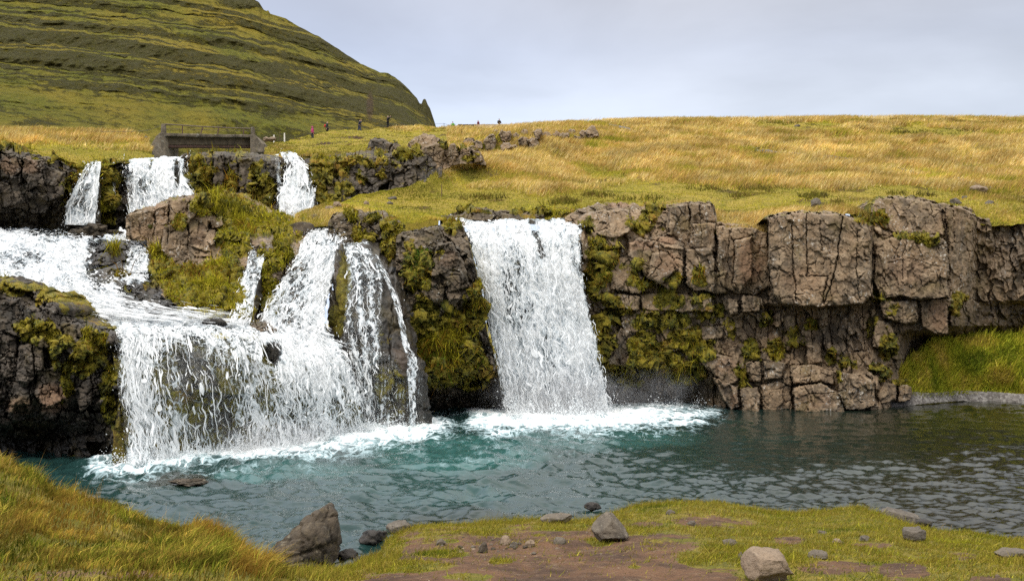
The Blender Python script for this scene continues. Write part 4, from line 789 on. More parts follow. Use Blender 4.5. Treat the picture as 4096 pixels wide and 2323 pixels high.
def hd(px,py):
    d=(hx-px)**2+((hy-py)*1.5)**2+(hP[...,1]>131)*1e6;return float(hP[...,1].flat[np.argmin(d)])
def slope_outcrop(x0,x1,y0,y1,rocks,label,seed):
    xs=np.linspace(x0,x1,4);dp=[(x,[(y,hd(x,y)+1.5) for y in np.linspace(y0,y1,6)]) for x in xs]
    bl=[]
    for (a,b,c,d) in rocks:
        cx=(a+c)/2;h=d-b;rg=random.Random(int(a*7+b));D=hd(cx,d)-1.6
        bl.append(([(a,b+h*rg.uniform(.25,.5)),(a+(c-a)*rg.uniform(.2,.45),b),(c-(c-a)*rg.uniform(.1,.3),b+h*rg.uniform(0,.15)),(c,b+h*rg.uniform(.4,.6)),(c-(c-a)*.1,d),(a+(c-a)*.15,d)],D,rg.uniform(-.03,.05),-.03,.4,1.2))
    o,_=cliff('rock_outcrop',x0,x1,[(x0,y0),(x1,y0)],[(x0,y1),(x1,y1)],dp,M['rock'],bl,(),[],.0,cells=((7,9,.5,.25),(3.5,4,.3,.12)),seed=seed,res=.4,cap=0,tufts=0,mossup=.1,toprough=0)
    setp(o,label,'outcrop','rock outcrops on the slope',kind='thing')
slope_outcrop(458,552,124,154,[(462,137,474,147),(473,140,484,149),(484,133,496,152),(492,129,499,135),(499,129,512,141),(500,141,513,152),(512,132,520,141),(517,136,529,147),(520,128,530,135),(527,138,539,149),(534,129,543,139),(540,130,551,141),(508,144,518,151),(466,146,476,153)],'lichen-spotted rocks strung along the slope below the man in black',81)
slope_outcrop(552,602,122,144,[(553,131,562,139),(560,133,570,142),(568,129.5,577,136),(579,129,588,138),(586,126,599,138.5),(573,135,581,141),(592,134,600,140)],'low rocks breaking the turf just left of the skyline gravel path',83)
# ============================================================ FALLING WATER
spray_all=[]
def octa(P,s):
    """small droplets: stretched octahedra"""
    n=len(P);s=np.asarray(s).reshape(n,3)
    K=np.array([[1,0,0],[-1,0,0],[0,1,0],[0,-1,0],[0,0,1],[0,0,-1]],float)
    V=P[:,None,:]+K[None]*s[:,None,:]
    T=np.array([[0,2,4],[2,1,4],[1,3,4],[3,0,4],[2,0,5],[1,2,5],[3,1,5],[0,3,5]])
    return V.reshape(-1,3),(np.arange(n)[:,None,None]*6+T[None]).reshape(-1,3)
def flow_coords(P):
    fu=np.cumsum(np.concatenate([np.zeros((P.shape[0],1)),np.linalg.norm(np.diff(P,axis=1),axis=-1)],1),1)
    fu=(fu-fu[:,-1:]*.5);wm=np.linspace(-.5,.5,P.shape[1])[None]*np.mean(fu[:,-1]-fu[:,0])
    fu=.5*fu+.5*wm
    fv=np.cumsum(np.concatenate([np.zeros((1,P.shape[1])),np.linalg.norm(np.diff(P,axis=0),axis=-1)],0),0)
    fv=np.broadcast_to(fv.mean(1,keepdims=True),fv.shape)*.8+fv*.2
    return fu,fv
def strands(P,nr,d,fu,fv,seed,parent,k,amp):
    """ropes of white water following the flow, thrown a little clear of the sheet"""
    nv,nu=P.shape[:2];wid=float(np.mean(fu[:,-1]-fu[:,0]));leng=float(np.mean(fv[-1]));px_=float(np.mean(P[...,1]))/F
    n=int(min(16000,k*wid*leng*85/(px_/.04)**1.5))
    r=np.random.default_rng(seed);u0=r.uniform(.01,.99,n);v0=r.uniform(.02,.97,n)
    dv=d[np.clip((v0*nv).astype(int),0,nv-1),np.clip((u0*nu).astype(int),0,nu-1)]
    ok=r.uniform(0,1,n)<np.clip(dv*dv*1.35+.015,0,1)*(dv>.06);u0,v0=u0[ok],v0[ok];n=len(u0)
    if n<3: return
    S=9;t=np.linspace(0,1,S)[None];L=np.exp(r.normal(math.log(.32),.75,n))[:,None]/leng*(.6+.8*np.clip(v0,0,1))[:,None]
    v=np.clip(v0[:,None]+t*L,0,1);A=.16/wid
    U=u0[:,None]*wid
    u=np.clip(u0[:,None]+A*(.9*noise3(U*1.6,v*leng*1.15,0*v,seed)+.8*noise3(U*3.3+9,v*leng*3.2,0*v,seed+1))+A*.55*r.normal(0,1,n)[:,None]*t,0,1)
    def g(X):
        a=np.clip(u*(nu-1),0,nu-1.001);b=np.clip(v*(nv-1),0,nv-1.001);i=b.astype(int);j=a.astype(int);fa=a-i*0-j;fb=b-i
        if X.ndim==3: fa=fa[...,None];fb=fb[...,None]
        return X[i,j]*(1-fa)*(1-fb)+X[i,j+1]*fa*(1-fb)+X[i+1,j]*(1-fa)*fb+X[i+1,j+1]*fa*fb
    C=g(P);Nn=g(nr);lat=np.gradient(C,axis=1);lat/=np.linalg.norm(lat,axis=-1,keepdims=True)+1e-6;lat=np.cross(lat,Nn);lat/=np.linalg.norm(lat,axis=-1,keepdims=True)+1e-6
    th=r.normal(0,.6,n)[:,None,None];lat=lat*np.cos(th)+Nn*np.sin(th)
    C=C+Nn*((amp*.4+np.abs(r.normal(0,amp*.8,n))[:,None])*ss(.0,.22,v)+.02)[...,None]
    w=px_*np.exp(r.normal(math.log(.33),.62,n))[:,None]*np.sin(np.pi*np.clip(t*.96+.02,0,1))**.6*(1+.5*noise3(U*9,v*leng*5,0*v,seed+3))
    V=np.stack([C-lat*w[...,None],C+lat*w[...,None]],2).reshape(-1,3)
    f=(np.arange(n)[:,None]*2*S+np.arange(S-1)[None]*2)[...,None]+np.array([0,1,3,2])
    gr=np.clip(r.normal(.84,.14,n),.4,.95);col=np.repeat(np.stack([gr*.985,gr,gr*1.005],-1),2*S,0)
    q=mk('strands',V,f.reshape(-1,4),M['strand'],attrs={'Col':col},smooth=True);q.parent=parent;q['kind']='stuff'
def fall(rows,nu,nv,mat,dens,label,seed,amp=.16,bed=.55,bedmoss=.2,nspray=4000,name='waterfall',group='waterfalls',front=.8,edge=.05,kind=None,catg='waterfall',bedblocks=.3):
    P=loft(rows,nu,nv,.03);fu,fv=flow_coords(P);nr=normals(P);P0=P.copy()
    edgen=np.linspace(0,1,nu)[None];px,py=PX(P)
    d=dens(px,py)*np.ones_like(px)
    e=np.minimum(edgen,1-edgen)+.035*fbm(fv*.8,edgen*0+(edgen>.5)*9,fv*0,seed+4,4)
    d=d*ss(-.005,edge,e)
    lump=fbm(fu*1.1,fv*.42,fu*0,seed,5,.58)+.5*noise3(fu*.5,fv*.12,fu*0,seed+1)
    P=P+nr*(amp*lump*(.5+.8*np.clip(d,0,1)))[...,None]
    k=0
    o=grid(name,P,mat,{'dens':d,'fu':fu,'fv':fv},smooth=True)
    setp(o,label,catg,group,kind)
    if front>0: strands(P0,nr,d,fu,fv,seed,o,front,amp)
    n=nspray
    if n:
        pr=np.clip(d,0,1)*(1-ss(.0,.11,e))+.22*ss(.86,1,np.linspace(0,1,nv))[:,None]*np.clip(d,0,1)
        Q,nn=sample(P,n,np.clip(pr,0,1),(nr,));m=len(Q)
        Q=Q+nn*np.abs(RNG.normal(0,.14,m))[:,None]+RNG.normal(0,.10,(m,3))
        s=np.exp(RNG.normal(-4.5,.40,(m,1)))*np.array([[1,1,2.2]])*np.clip(np.mean(P[...,1])/42,.7,1.5)
        V,T=octa(Q,s);f=mk('spray',V,T,M['spray']);f.parent=o;f['kind']='stuff'
    if bed:
        B=P0-nr*bed;B=np.concatenate([B[:,:1]+(B[:,:1]-B[:,6:7])*.6,B,B[:,-1:]+(B[:,-1:]-B[:,-7:-6])*.6],1);B[:,0,1]+=.5;B[:,-1,1]+=.5
        bu,bv=flow_coords(B);ee,i,j,dx,dy=voro(bu*.9+.3*fbm(bu,bv,bu*0,3,3),bv*.45,seed+9)
        B=B+normals(B)*(bedblocks*(rnd(i,j,i*0,4)-.5)*1.2-.22*bedblocks*(1-ss(0,.12,ee))+.12*fP(B,1.4,seed,5))[...,None]
        mo=np.clip(bedmoss+.5*fP(B,.7,seed+5,4),0,1)
        b=grid('wet_rock',B,M['rock_wet'],{'moss':mo,'wet':np.ones_like(mo),'tint':np.zeros_like(mo)},smooth=False)
        setp(b,kind='structure')
    return o,P,px,py,d
MAIN=[[(436,217,50.5),(500,216.5,50.5),(560,216.5,50.5),(592,218,50.5)],
 [(446,222.2,48),(500,220.5,48),(545,220.5,48),(588,222.5,48)],
 [(459,225,46.2),(500,223.2,46.2),(545,223,46.2),(584,226,46.2)],
 [(464,230,45.2),(500,227,45.1),(545,227,45.1),(583,231,45.1)],
 [(469,246,44.3),(503,242,44.1),(546,242,44.1),(582.5,246,44.2)],
 [(476,275,43.8),(510,272,43.5),(550,272,43.4),(584,275,43.7)],
 [(484,316,43.5),(518,312,43.2),(557,312,43.1),(591,314,43.5)],
 [(492,351,43.4),(526,350,43.0),(564,350,42.9),(600,348,43.4)],
 [(502,393,43.3),(534,393,42.8),(572,393,42.8),(608,391,43.4)],
 [(507,416,43.1),(538,421,42.4),(575,420,42.5),(613,414,43.3)]]
def dm(px,py):
    d=.93+.0*px
    d=d-.22*blobs(px,py,[(520,290,22,48,1),(548,330,14,40,.6),(520,380,20,20,.4)])
    d=d-.60*np.exp(-(sdline(px,py,[(531,222),(537,236),(543,256)])/3.)**2)-.35*np.exp(-(sdline(px,py,[(560,226),(572,246),(578,272)])/3.5)**2)
    d=d-.25*ss(574,584,px-ss(260,420,py)*28)*ss(300,240,py)
    d=d-.45*ss(226,219,py)*(.6+.9*noise3(px*.06,py*.3,px*0,3))
    return d+.10*ss(380,415,py)
fall(MAIN,330,430,M['fall'],dm,'tallest white waterfall, a single wide curtain dropping into the pool beside the bare rock wall',201,amp=.20,bed=.75,nspray=6000,bedmoss=.1,front=.6)
# lower fall: wide oblique curtain at the left, and its foaming dome at the right
LOW=[[(104,325.5,32.2),(150,324.5,32.8),(200,324,34),(255,327,35.2),(285,336,36.2),(345,342,38)],
 [(109,329,30.5),(150,328,31.4),(202,328,32.9),(256,333,34.2),(290,341,35.3),(344,345,37.4)],
 [(112,336,29.6),(151,335,30.5),(204,335,32),(257,341,33.4),(294,349,34.7),(349,351,37)],
 [(114,352,29),(151,350,29.6),(206,350,30.4),(258,356,32.2),(300,362,33.3),(356,363,36.7)],
 [(116,390,28.5),(155,388,28.9),(210,388,29.8),(262,392,31.7),(310,396,32.9),(365,389,36.5)],
 [(120,430,28.0),(161,425,28.9),(214,422,30.2),(266,421,31.7),(318,418,33.3),(369,411,36.2)],
 [(123,466,27.5),(168,459,28.9),(214,453,30.4),(266,449,31.4),(322,441,33.3),(371,429,37)]]
def dl(px,py):
    d=.74+0*px
    d=d-.50*blobs(px,py,[(185,378,36,46,1),(212,402,34,56,.95),(262,392,10,22,.5),(168,395,18,44,.5),(235,360,30,30,.5),(200,440,40,14,.7),(120,400,10,40,.5)])
    d=d-.75*blobs(px,py,[(271,353,11,13,1.1)])
    d=d+.16*blobs(px,py,[(130,380,16,70),(312,362,38,30,1.3),(300,340,60,14,1.2),(245,350,16,22,.9),(180,331,60,5,.8)])
    d=d-.20*blobs(px,py,[(345,408,26,20,1),(300,412,16,22,.8)])-.30*blobs(px,py,[(272,400,12,34,.8),(258,432,18,14,.6)])
    return d+.12*ss(430,455,py)
fall(LOW,470,300,M['fall_web'],dl,'broad lacy waterfall curving over dark rock at the lower left, ending in a foaming dome',211,amp=.18,bed=.5,nspray=9000,bedmoss=.62,front=.8)
MID=[[(309,222,48),(322,220.5,48.4),(337,220,48.5)],[(311,230,45.8),(323,229,46),(336,229,46.2)],[(305,237,44.2),(322,237,44.4),(343,237,44.6)],
 [(299,246,42.6),(322,246,42.8),(347,243,43.3)],[(293,262,40.6),(316,262,41.2),(339,255,42)],[(281,282,39.3),(305,284,39.4),(333,280,40.2)],
 [(267,306,38),(297,310,37.9),(326,309,38.7)],[(257,330,36.7),(290,333,36.6),(329,333,37.4)],[(262,345,35.4),(300,346,36.),(345,347,37.2)]]
fall(MID,180,260,M['fall'],lambda px,py:.84-.30*blobs(px,py,[(300,285,14,26,1),(285,310,14,20,.8)])+.1*blobs(px,py,[(318,300,10,40)])-.25*blobs(px,py,[(325,242,16,5,1)]),
 'slanting white waterfall fanning out between the mossy knoll and the dripping brown rock',221,amp=.16,bed=.5,nspray=6000)
SM=[[(250,245,42.6),(258,244,42.6),(267,242,42.8)],[(247,262,39.9),(255,261,39.8),(264,260,40.0)],[(240,285,38.5),(249,285,38.3),(258,284,38.6)],[(234,310,36.8),(243,311,36.6),(252,311,36.9)],[(228,326,35.2),(238,328,35.),(250,330,35.3)]]
fall(SM,60,150,M['fall'],lambda px,py:.66-.2*blobs(px,py,[(252,270,8,14,1)])+.1*ss(300,322,py),'narrow side waterfall, a thin slanting ribbon left of the mossy rock rib',231,amp=.07,bed=.3,nspray=1400,front=.7)
# wet brown cone with three thin falls
CONE=[[(340,240,44),(350,241,43.6),(362,240,43.6),(376,241,44),(402,262,43.5)],[(338,248,42.2),(352,247,41.6),(366,247,41.7),(382,258,42),(404,270,42.4)],[(333,270,40.8),(350,268,40.2),(372,268,40.2),(392,272,40.8),(408,285,41.6)],
 [(328,310,39.8),(350,308,39.2),(375,308,39.1),(396,310,39.6),(414,315,41)],[(326,345,39.2),(350,346,38.5),(375,347,38.4),(402,349,38.7),(422,352,40)],[(330,356,38.6),(350,355,38.2),(376,355,38.0),(406,356,38.1),(424,360,39)],
 [(345,395,38.2),(360,395,37.9),(380,395,37.8),(408,395,37.8),(428,396,39)],[(352,436,38),(370,436,37.8),(385,436,37.7),(408,434,37.8),(430,430,39)]]
cP=loft(CONE,170,330,.03);cx_,cy_=PX(cP)
ee,i_,j_,dx_,dy_=voro(cx_/15+.4*fbm(cx_*.05,cy_*.05,cx_*0,4,3),cy_/46,77)
cP+=normals(cP)*(.34*(rnd(i_,j_,i_*0,4)-.5)-.14*(1-ss(0,.14,ee))+.14*fP(cP,1.3,78,5)+.05*fP(cP,4,79,3))[...,None]
cm=np.clip(blobs(cx_,cy_,[(342,285,8,40,.9),(336,320,8,20,.8),(390,390,26,40,.55),(385,330,14,20,.35)])+.3*fP(cP,.8,80,4),0,1)
setp(grid('rock_cone',cP,M['rock_wet'],{'moss':cm,'wet':np.ones_like(cm),'tint':.25*ss(.1,.4,fP(cP,.5,81,3))},smooth=False),kind='structure')
def strand(rows,nu,nv,dens,label,seed,sp=1200,k=.7):
    return fall(rows,nu,nv,M['fall_web'],dens,label,seed,amp=.07,bed=0,nspray=sp,front=k,edge=.16)
strand([[(345,242,42.6),(356,242,42.2),(370,242,42.6)],[(343,250,41.2),(357,249,40.8),(375,254,41)],[(346,275,39.9),(362,273,39.6),(384,276,39.9)],[(343,310,39.0),(362,310,38.7),(384,310,38.8)],[(342,342,38.2),(362,346,38),(383,349,38.1)],[(355,372,37.8),(366,372,37.6),(379,372,37.6)],[(361,408,37.5),(369,408,37.4),(380,408,37.4)],[(364,430,37.3),(371,431,37.2),(381,431,37.2)]],90,280,
 lambda px,py:.47+.20*np.sin((px-352-(py-250)*.10)*.55+1.5*noise3(py*.03,px*0,px*0,4))*ss(250,275,py)-.08*ss(350,420,py)+.16*ss(262,246,py),'frothy thin waterfall tumbling down the middle of the dripping brown rock',241,2600)
strand([[(372,252,41.6),(378,255,41.6)],[(379,267,40.2),(386,270,40.3)],[(390,292,39.4),(396,294,39.5)],[(398,320,38.8),(404,321,38.8)],[(402,345,38.3),(410,348,38.3)],[(406,358,37.7),(418,360,37.8)],[(408,392,37.5),(416,393,37.5)],[(410,429,37.3),(417,429,37.4)]],34,260,
 lambda px,py:.60+.06*np.sin(py*.3)-.10*ss(360,420,py),'thinnest waterfall, a single bright thread down the right side of the dripping brown rock',245,1400)
strand([[(356,352,38),(372,352,37.8),(424,358,38.3)],[(356,370,37.75),(384,370,37.55),(426,370,38.2)],[(358,400,37.6),(384,400,37.45),(428,400,38.1)],[(360,434,37.5),(384,434,37.3),(430,430,37.9)]],170,150,
 lambda px,py:.23+.10*np.sin(px*1.7)+.06*ss(390,420,py),'faint dripping veil of water under the ledge of the brown rock',249,700,.22)
# upper falls
fall([[(90,161,54.4),(96,160.5,54.4),(101,161,54.4)],[(88,165,53.3),(95,164.5,53.2),(101,165,53.2)],[(79,178,52.2),(90,178,52.4),(99.5,179,52.6)],[(71,193,51.6),(84,194,51.7),(98.5,196,52.)],[(66,209,51.5),(80,210,51.5),(97,211,51.8)],[(64,224,51.4),(80,225,51.3),(96,224,51.5)]],80,170,M['fall_far'],
 lambda px,py:.72-.2*blobs(px,py,[(86,200,8,20,1)])+.1*ss(205,220,py),'small fan-shaped waterfall in the upper left, beside the dark overhanging cliff',251,amp=.10,bed=.4,nspray=2200)
fall([[(112,162,54.2),(115,162,54.2)],[(112,180,53.4),(115.5,180,53.4)],[(113,206,53.1),(116.5,206,53.1)]],16,110,M['fall_far'],lambda px,py:.50+.1*np.sin(py*.4),'thread of water trickling down the mossy column between the two upper left falls',254,amp=.03,bed=0,nspray=200,front=0,edge=.25)
fall([[(119,160.5,56.5),(150,158,56.6),(176,156,56.8),(194,154,57)],[(121,163,54.8),(150,160,54.8),(176,158.5,54.9),(193,156,55)],[(123,172,54),(150,170,53.8),(175,169,53.9),(190,167,54.2)],[(125,188,53.6),(150,187,53.2),(174,186,53.0),(189,182,53.6)],[(127,205,53.2),(150,203,52.8),(172,201,52.5),(196,197,52.9)],[(129,220,53),(150,218,52.4),(172,216,52.2),(200,212,52.6)]],150,150,M['fall_far'],
 lambda px,py:.84-.36*blobs(px,py,[(129,185,6,28,1),(143,192,6,20,.6)])-.95*blobs(px,py,[(177,172,3.2,16,1)])-.3*blobs(px,py,[(186,168,5,14,1)])+.05*ss(190,205,py),'wide white waterfall directly below the concrete bridge, pouring behind the bare blocks',257,amp=.16,bed=.5,nspray=3200)
fall([[(280,151.5,57),(288,150.8,57),(296,152,57)],[(281,155,55),(288,154,55),(297,155,55)],[(287,165,54.2),(295,165,54),(304,164,54.2)],[(286,173,53.7),(298,172,53.4),(309,172,53.7)],[(281,190,53),(297,189,52.6),(314,189,53)],[(278,204,52.5),(296,204,52),(315,204,52.4)],[(279,218,52),(296,218,51.6),(316,216,52)]],100,170,M['fall_far'],
 lambda px,py:.88-.32*blobs(px,py,[(309,180,5,18,1)])-.1*ss(160,150,py),'bright foaming waterfall right of the mossy wall below the bridge, splitting around a dark rock',261,amp=.16,bed=.5,nspray=2600)
fall([[(274,154,54.6),(279,154,54.6)],[(275.5,166,54),(281,168,54)],[(277,190,53.5),(282,192,53.5)]],20,100,M['fall_far'],lambda px,py:.58+.1*np.sin(py*.5),'thin trickle down the mossy wall, immediately left of the bright foaming fall',264,amp=.04,bed=0,nspray=300,front=0,edge=.2)
fall([[(130,246,43.2),(138,245,43.2),(148,246,43)],[(128,254,41.8),(138,254,41.7),(149,254,41.6)],[(127,264,41),(138,264,40.9),(150,264,40.8)],[(124,272,40),(137,272,39.9),(152,272,39.8)]],60,80,M['fall'],lambda px,py:.62+.12*ss(258,270,py),'small feathery cascade over black wet ledges at the left foot of the bare blocks',268,amp=.07,bed=0,nspray=500,front=.8,edge=.12)
# rapids that feed the lower fall
RAP=[[(-70,227.5,53.5),(0,227.5,53.5),(60,228,53),(95,226,52.4),(130,230,50.5)],
 [(-70,231,51),(0,231,51),(60,232,50.3),(95,235,49),(132,238,48)],
 [(-70,243,47),(0,242,47),(50,244,46),(90,247,45.4),(146,250,43.5)],
 [(-70,262,42.6),(0,262,42.6),(50,262,42.6),(92,264,42.),(150,268,41)],
 [(-60,281,39.2),(0,282,39.2),(50,283,39),(100,283,38.9),(152,281,39.2)],
 [(-30,296,37.2),(30,297,37.2),(70,298,37.),(115,297,37),(160,298,37.2)],
 [(20,310,35),(60,311,35),(100,312,34.9),(140,312,34.8),(180,314,35.2)],
 [(60,318,33.5),(100,319.5,33.6),(140,320,33.7),(180,322,34),(215,324.5,34.8)],
 [(104,325.8,32),(140,325.5,32.4),(180,325.5,33.2),(215,326,34),(256,328,34.9)]]
def dr(px,py):
    d=.84+0*px
    d=d-.8*blobs(px,py,[(112,262,20,24,1),(98,272,14,16,.8),(100,246,16,9,.8),(128,290,16,10,.9),(135,303,14,8,.8),(128,252,10,10,.5),(90,231,34,7,1.1),(45,232,24,3,.6),(150,318,24,4,.35),(150,296,26,14,1),(168,312,16,9,1),(160,280,14,20,1),(152,262,10,14,1)])
    d=d+.75*blobs(px,py,[(139,262,9,17,.9),(126,234,10,7,.9),(146,276,10,3,.5),(122,270,4,10,.4),(120,283,14,4,.7)])
    d=d-.9*ss(0,6,sdpoly(px,py,[(-90,272),(0,277),(12,286),(30,292),(44,294),(58,305),(62,316),(82,320),(108,327),(60,340),(-90,340)]))
    d=d-.22*blobs(px,py,[(20,258,30,10,1),(55,238,26,5,.8),(50,300,18,5,.6)])
    d=d-.5*ss(231,228,py)
    return d
rp=fall(RAP,420,330,M['rapid'],dr,None,271,amp=.26,bed=.42,bedmoss=.12,nspray=6000,name='rapids',group=None,front=.38,edge=.01,kind='structure',catg=None,bedblocks=.55)
# flat water above the lips
def flat(name,x0,x1,y0,y1,z,mat=None):
    nx,ny=90,60;X,Y=np.meshgrid(np.linspace(x0,x1,nx),np.linspace(y0,y1,ny));P=np.stack([X,Y,z+.05*fbm(X*1.2,Y*.7,X*0,5,4)],-1)
    o=grid(name,P,M['pool'],{'foam':.45+.25*fbm(X*.5,Y*.3,X*0,6,3),'teal':X*0,'shallow_reflect':X*0+.3});setp(o,kind='structure')
flat('river',-23,-16.5,55.5,90,12.55);flat('river',-13.5,-11.7,55.6,62,13.2)
# ============================================================ POOL
def pool():
    nx,ny=1460,270
    px=np.linspace(-340,1500,nx);py=np.linspace(0,1,ny)
    Yv=394+(592-394)*py**1.0
    X_,Y_=np.meshgrid(px,Yv);D=F*H/(Y_-YH);P=W(X_,Y_,D)
    x,y=P[...,0],P[...,1]
    foam=np.zeros_like(x);s=-sdpoly(X_,Y_,[(470,398),(470,428),(490,434),(560,432),(640,430),(690,424),(715,414),(690,407),(620,400)])
    foam=np.maximum(foam,1.0*(1-ss(-14,22,s)))
    low=np.interp(X_,[60,90,160,225,300,380,440,470],[484,480,471,464,460,449,438,432])
    up=np.interp(X_,[60,120,215,320,370,440],[470,462,446,436,424,424])
    foam=np.maximum(foam,1.0*ss(15,-16,Y_-low)*ss(70,100,X_)*ss(478,430,X_)*ss(-14,-4,Y_-up))
    foam=np.maximum(foam,.36*(1-ss(-2,30,s))*ss(390,430,X_));foam=np.maximum(foam,.38*ss(22,0,Y_-low)*ss(90,120,X_)*ss(540,440,X_))
    foam=np.maximum(foam,.24*blobs(X_,Y_,[(470,452,120,24,1),(560,446,90,18,.8),(300,480,120,14,.7)]))
    foam=np.clip(foam+(.34*fbm(x*.55,y*.4,x*0,26,4)-.02)*ss(.05,.5,foam),0,1.1)
    teal=np.clip(.72*blobs(X_,Y_,[(455,455,110,22,1),(300,470,90,12,.8),(590,440,120,12,.6),(420,485,130,24,.35),(235,477,40,7,.9)])+.35*fbm(x*.25,y*.25,x*0,7,4)*.6,0,1)
    teal=np.maximum(teal,.12*ss(900,500,X_))
    sh=np.clip(ss(620,1000,X_)*.9+.8*ss(505,525,Y_)*ss(380,430,X_)+.9*blobs(X_,Y_,[(180,480,40,9,1),(330,565,40,12,.9)]),0,1)  # near-bank shallows, plus the cliff's dark reflection painted into the right half
    fade=np.clip(26/D,.35,1.4)
    wv=(1.2-.80*ss(480,800,X_))*(.16*fbm(x*.72+.25*y,y*.95,x*0,21,3,.55)+.042*(1+2.2*ss(560,760,X_))*fbm(x*1.9+.5*y,y*2.8,x*0,24,3,.6)*fade)
    wv*=.75+.55*ss(-.2,.4,fbm(x*.1,y*.1,x*0,28,3))
    base=np.exp(-(s/16)**2)*.10*ss(400,480,X_)
    boil=np.clip(foam-.4,0,1)*(.10+.30*np.abs(fbm(x*.9,y*1.1,x*0,23,4,.5)))+base
    P[...,2]=wv+boil*.8
    setp(grid('pool',P,M['pool'],{'foam':foam,'teal':teal,'shallow_reflect':sh}),kind='structure')
    # splashes thrown up where the falls strike
    Q=[];
    for pl,n,hh in (([(508,417),(540,422),(578,421),(612,414)],7000,.5),([(120,467),(168,460),(214,454),(266,450),(322,442),(371,430)],8000,.3),([(360,431),(385,434),(420,430)],2500,.3),([(612,414),(660,410),(700,409)],1800,.3)):
        a=np.array(pl,float);t=RNG.uniform(0,len(a)-1.001,n);i=t.astype(int);f=(t-i)[:,None];q=a[i]*(1-f)+a[i+1]*f
        d=F*H/(q[:,1]-YH);p=W(q[:,0],q[:,1],d);p[:,0]+=RNG.normal(0,.25,n);p[:,1]-=np.abs(RNG.normal(0,.5,n))-.15;cl=.25+1.1*ss(-.25,.45,noise3(p[:,0]*1.3,p[:,1]*.4,p[:,0]*0,3));p[:,2]+=np.abs(RNG.normal(0,hh,n))*cl;Q.append(p)
    Q=np.concatenate(Q);s=np.exp(RNG.normal(-4.6,.45,(len(Q),1)))*np.array([[1.1,1.1,1.2]]);V,T=octa(Q,s)
    setp(mk('spray',V,T,M['spray']),kind='stuff')
    mist('mist',W(560,400,42.2)+np.array([0,0,.1]),(3.8,1.3,1.7),.8,1);mist('mist',W(650,392,45.2),(2.8,1.,1.4),.4,2);mist('mist',W(260,440,30.4),(4.8,1.0,.9),.6,3)
pool()
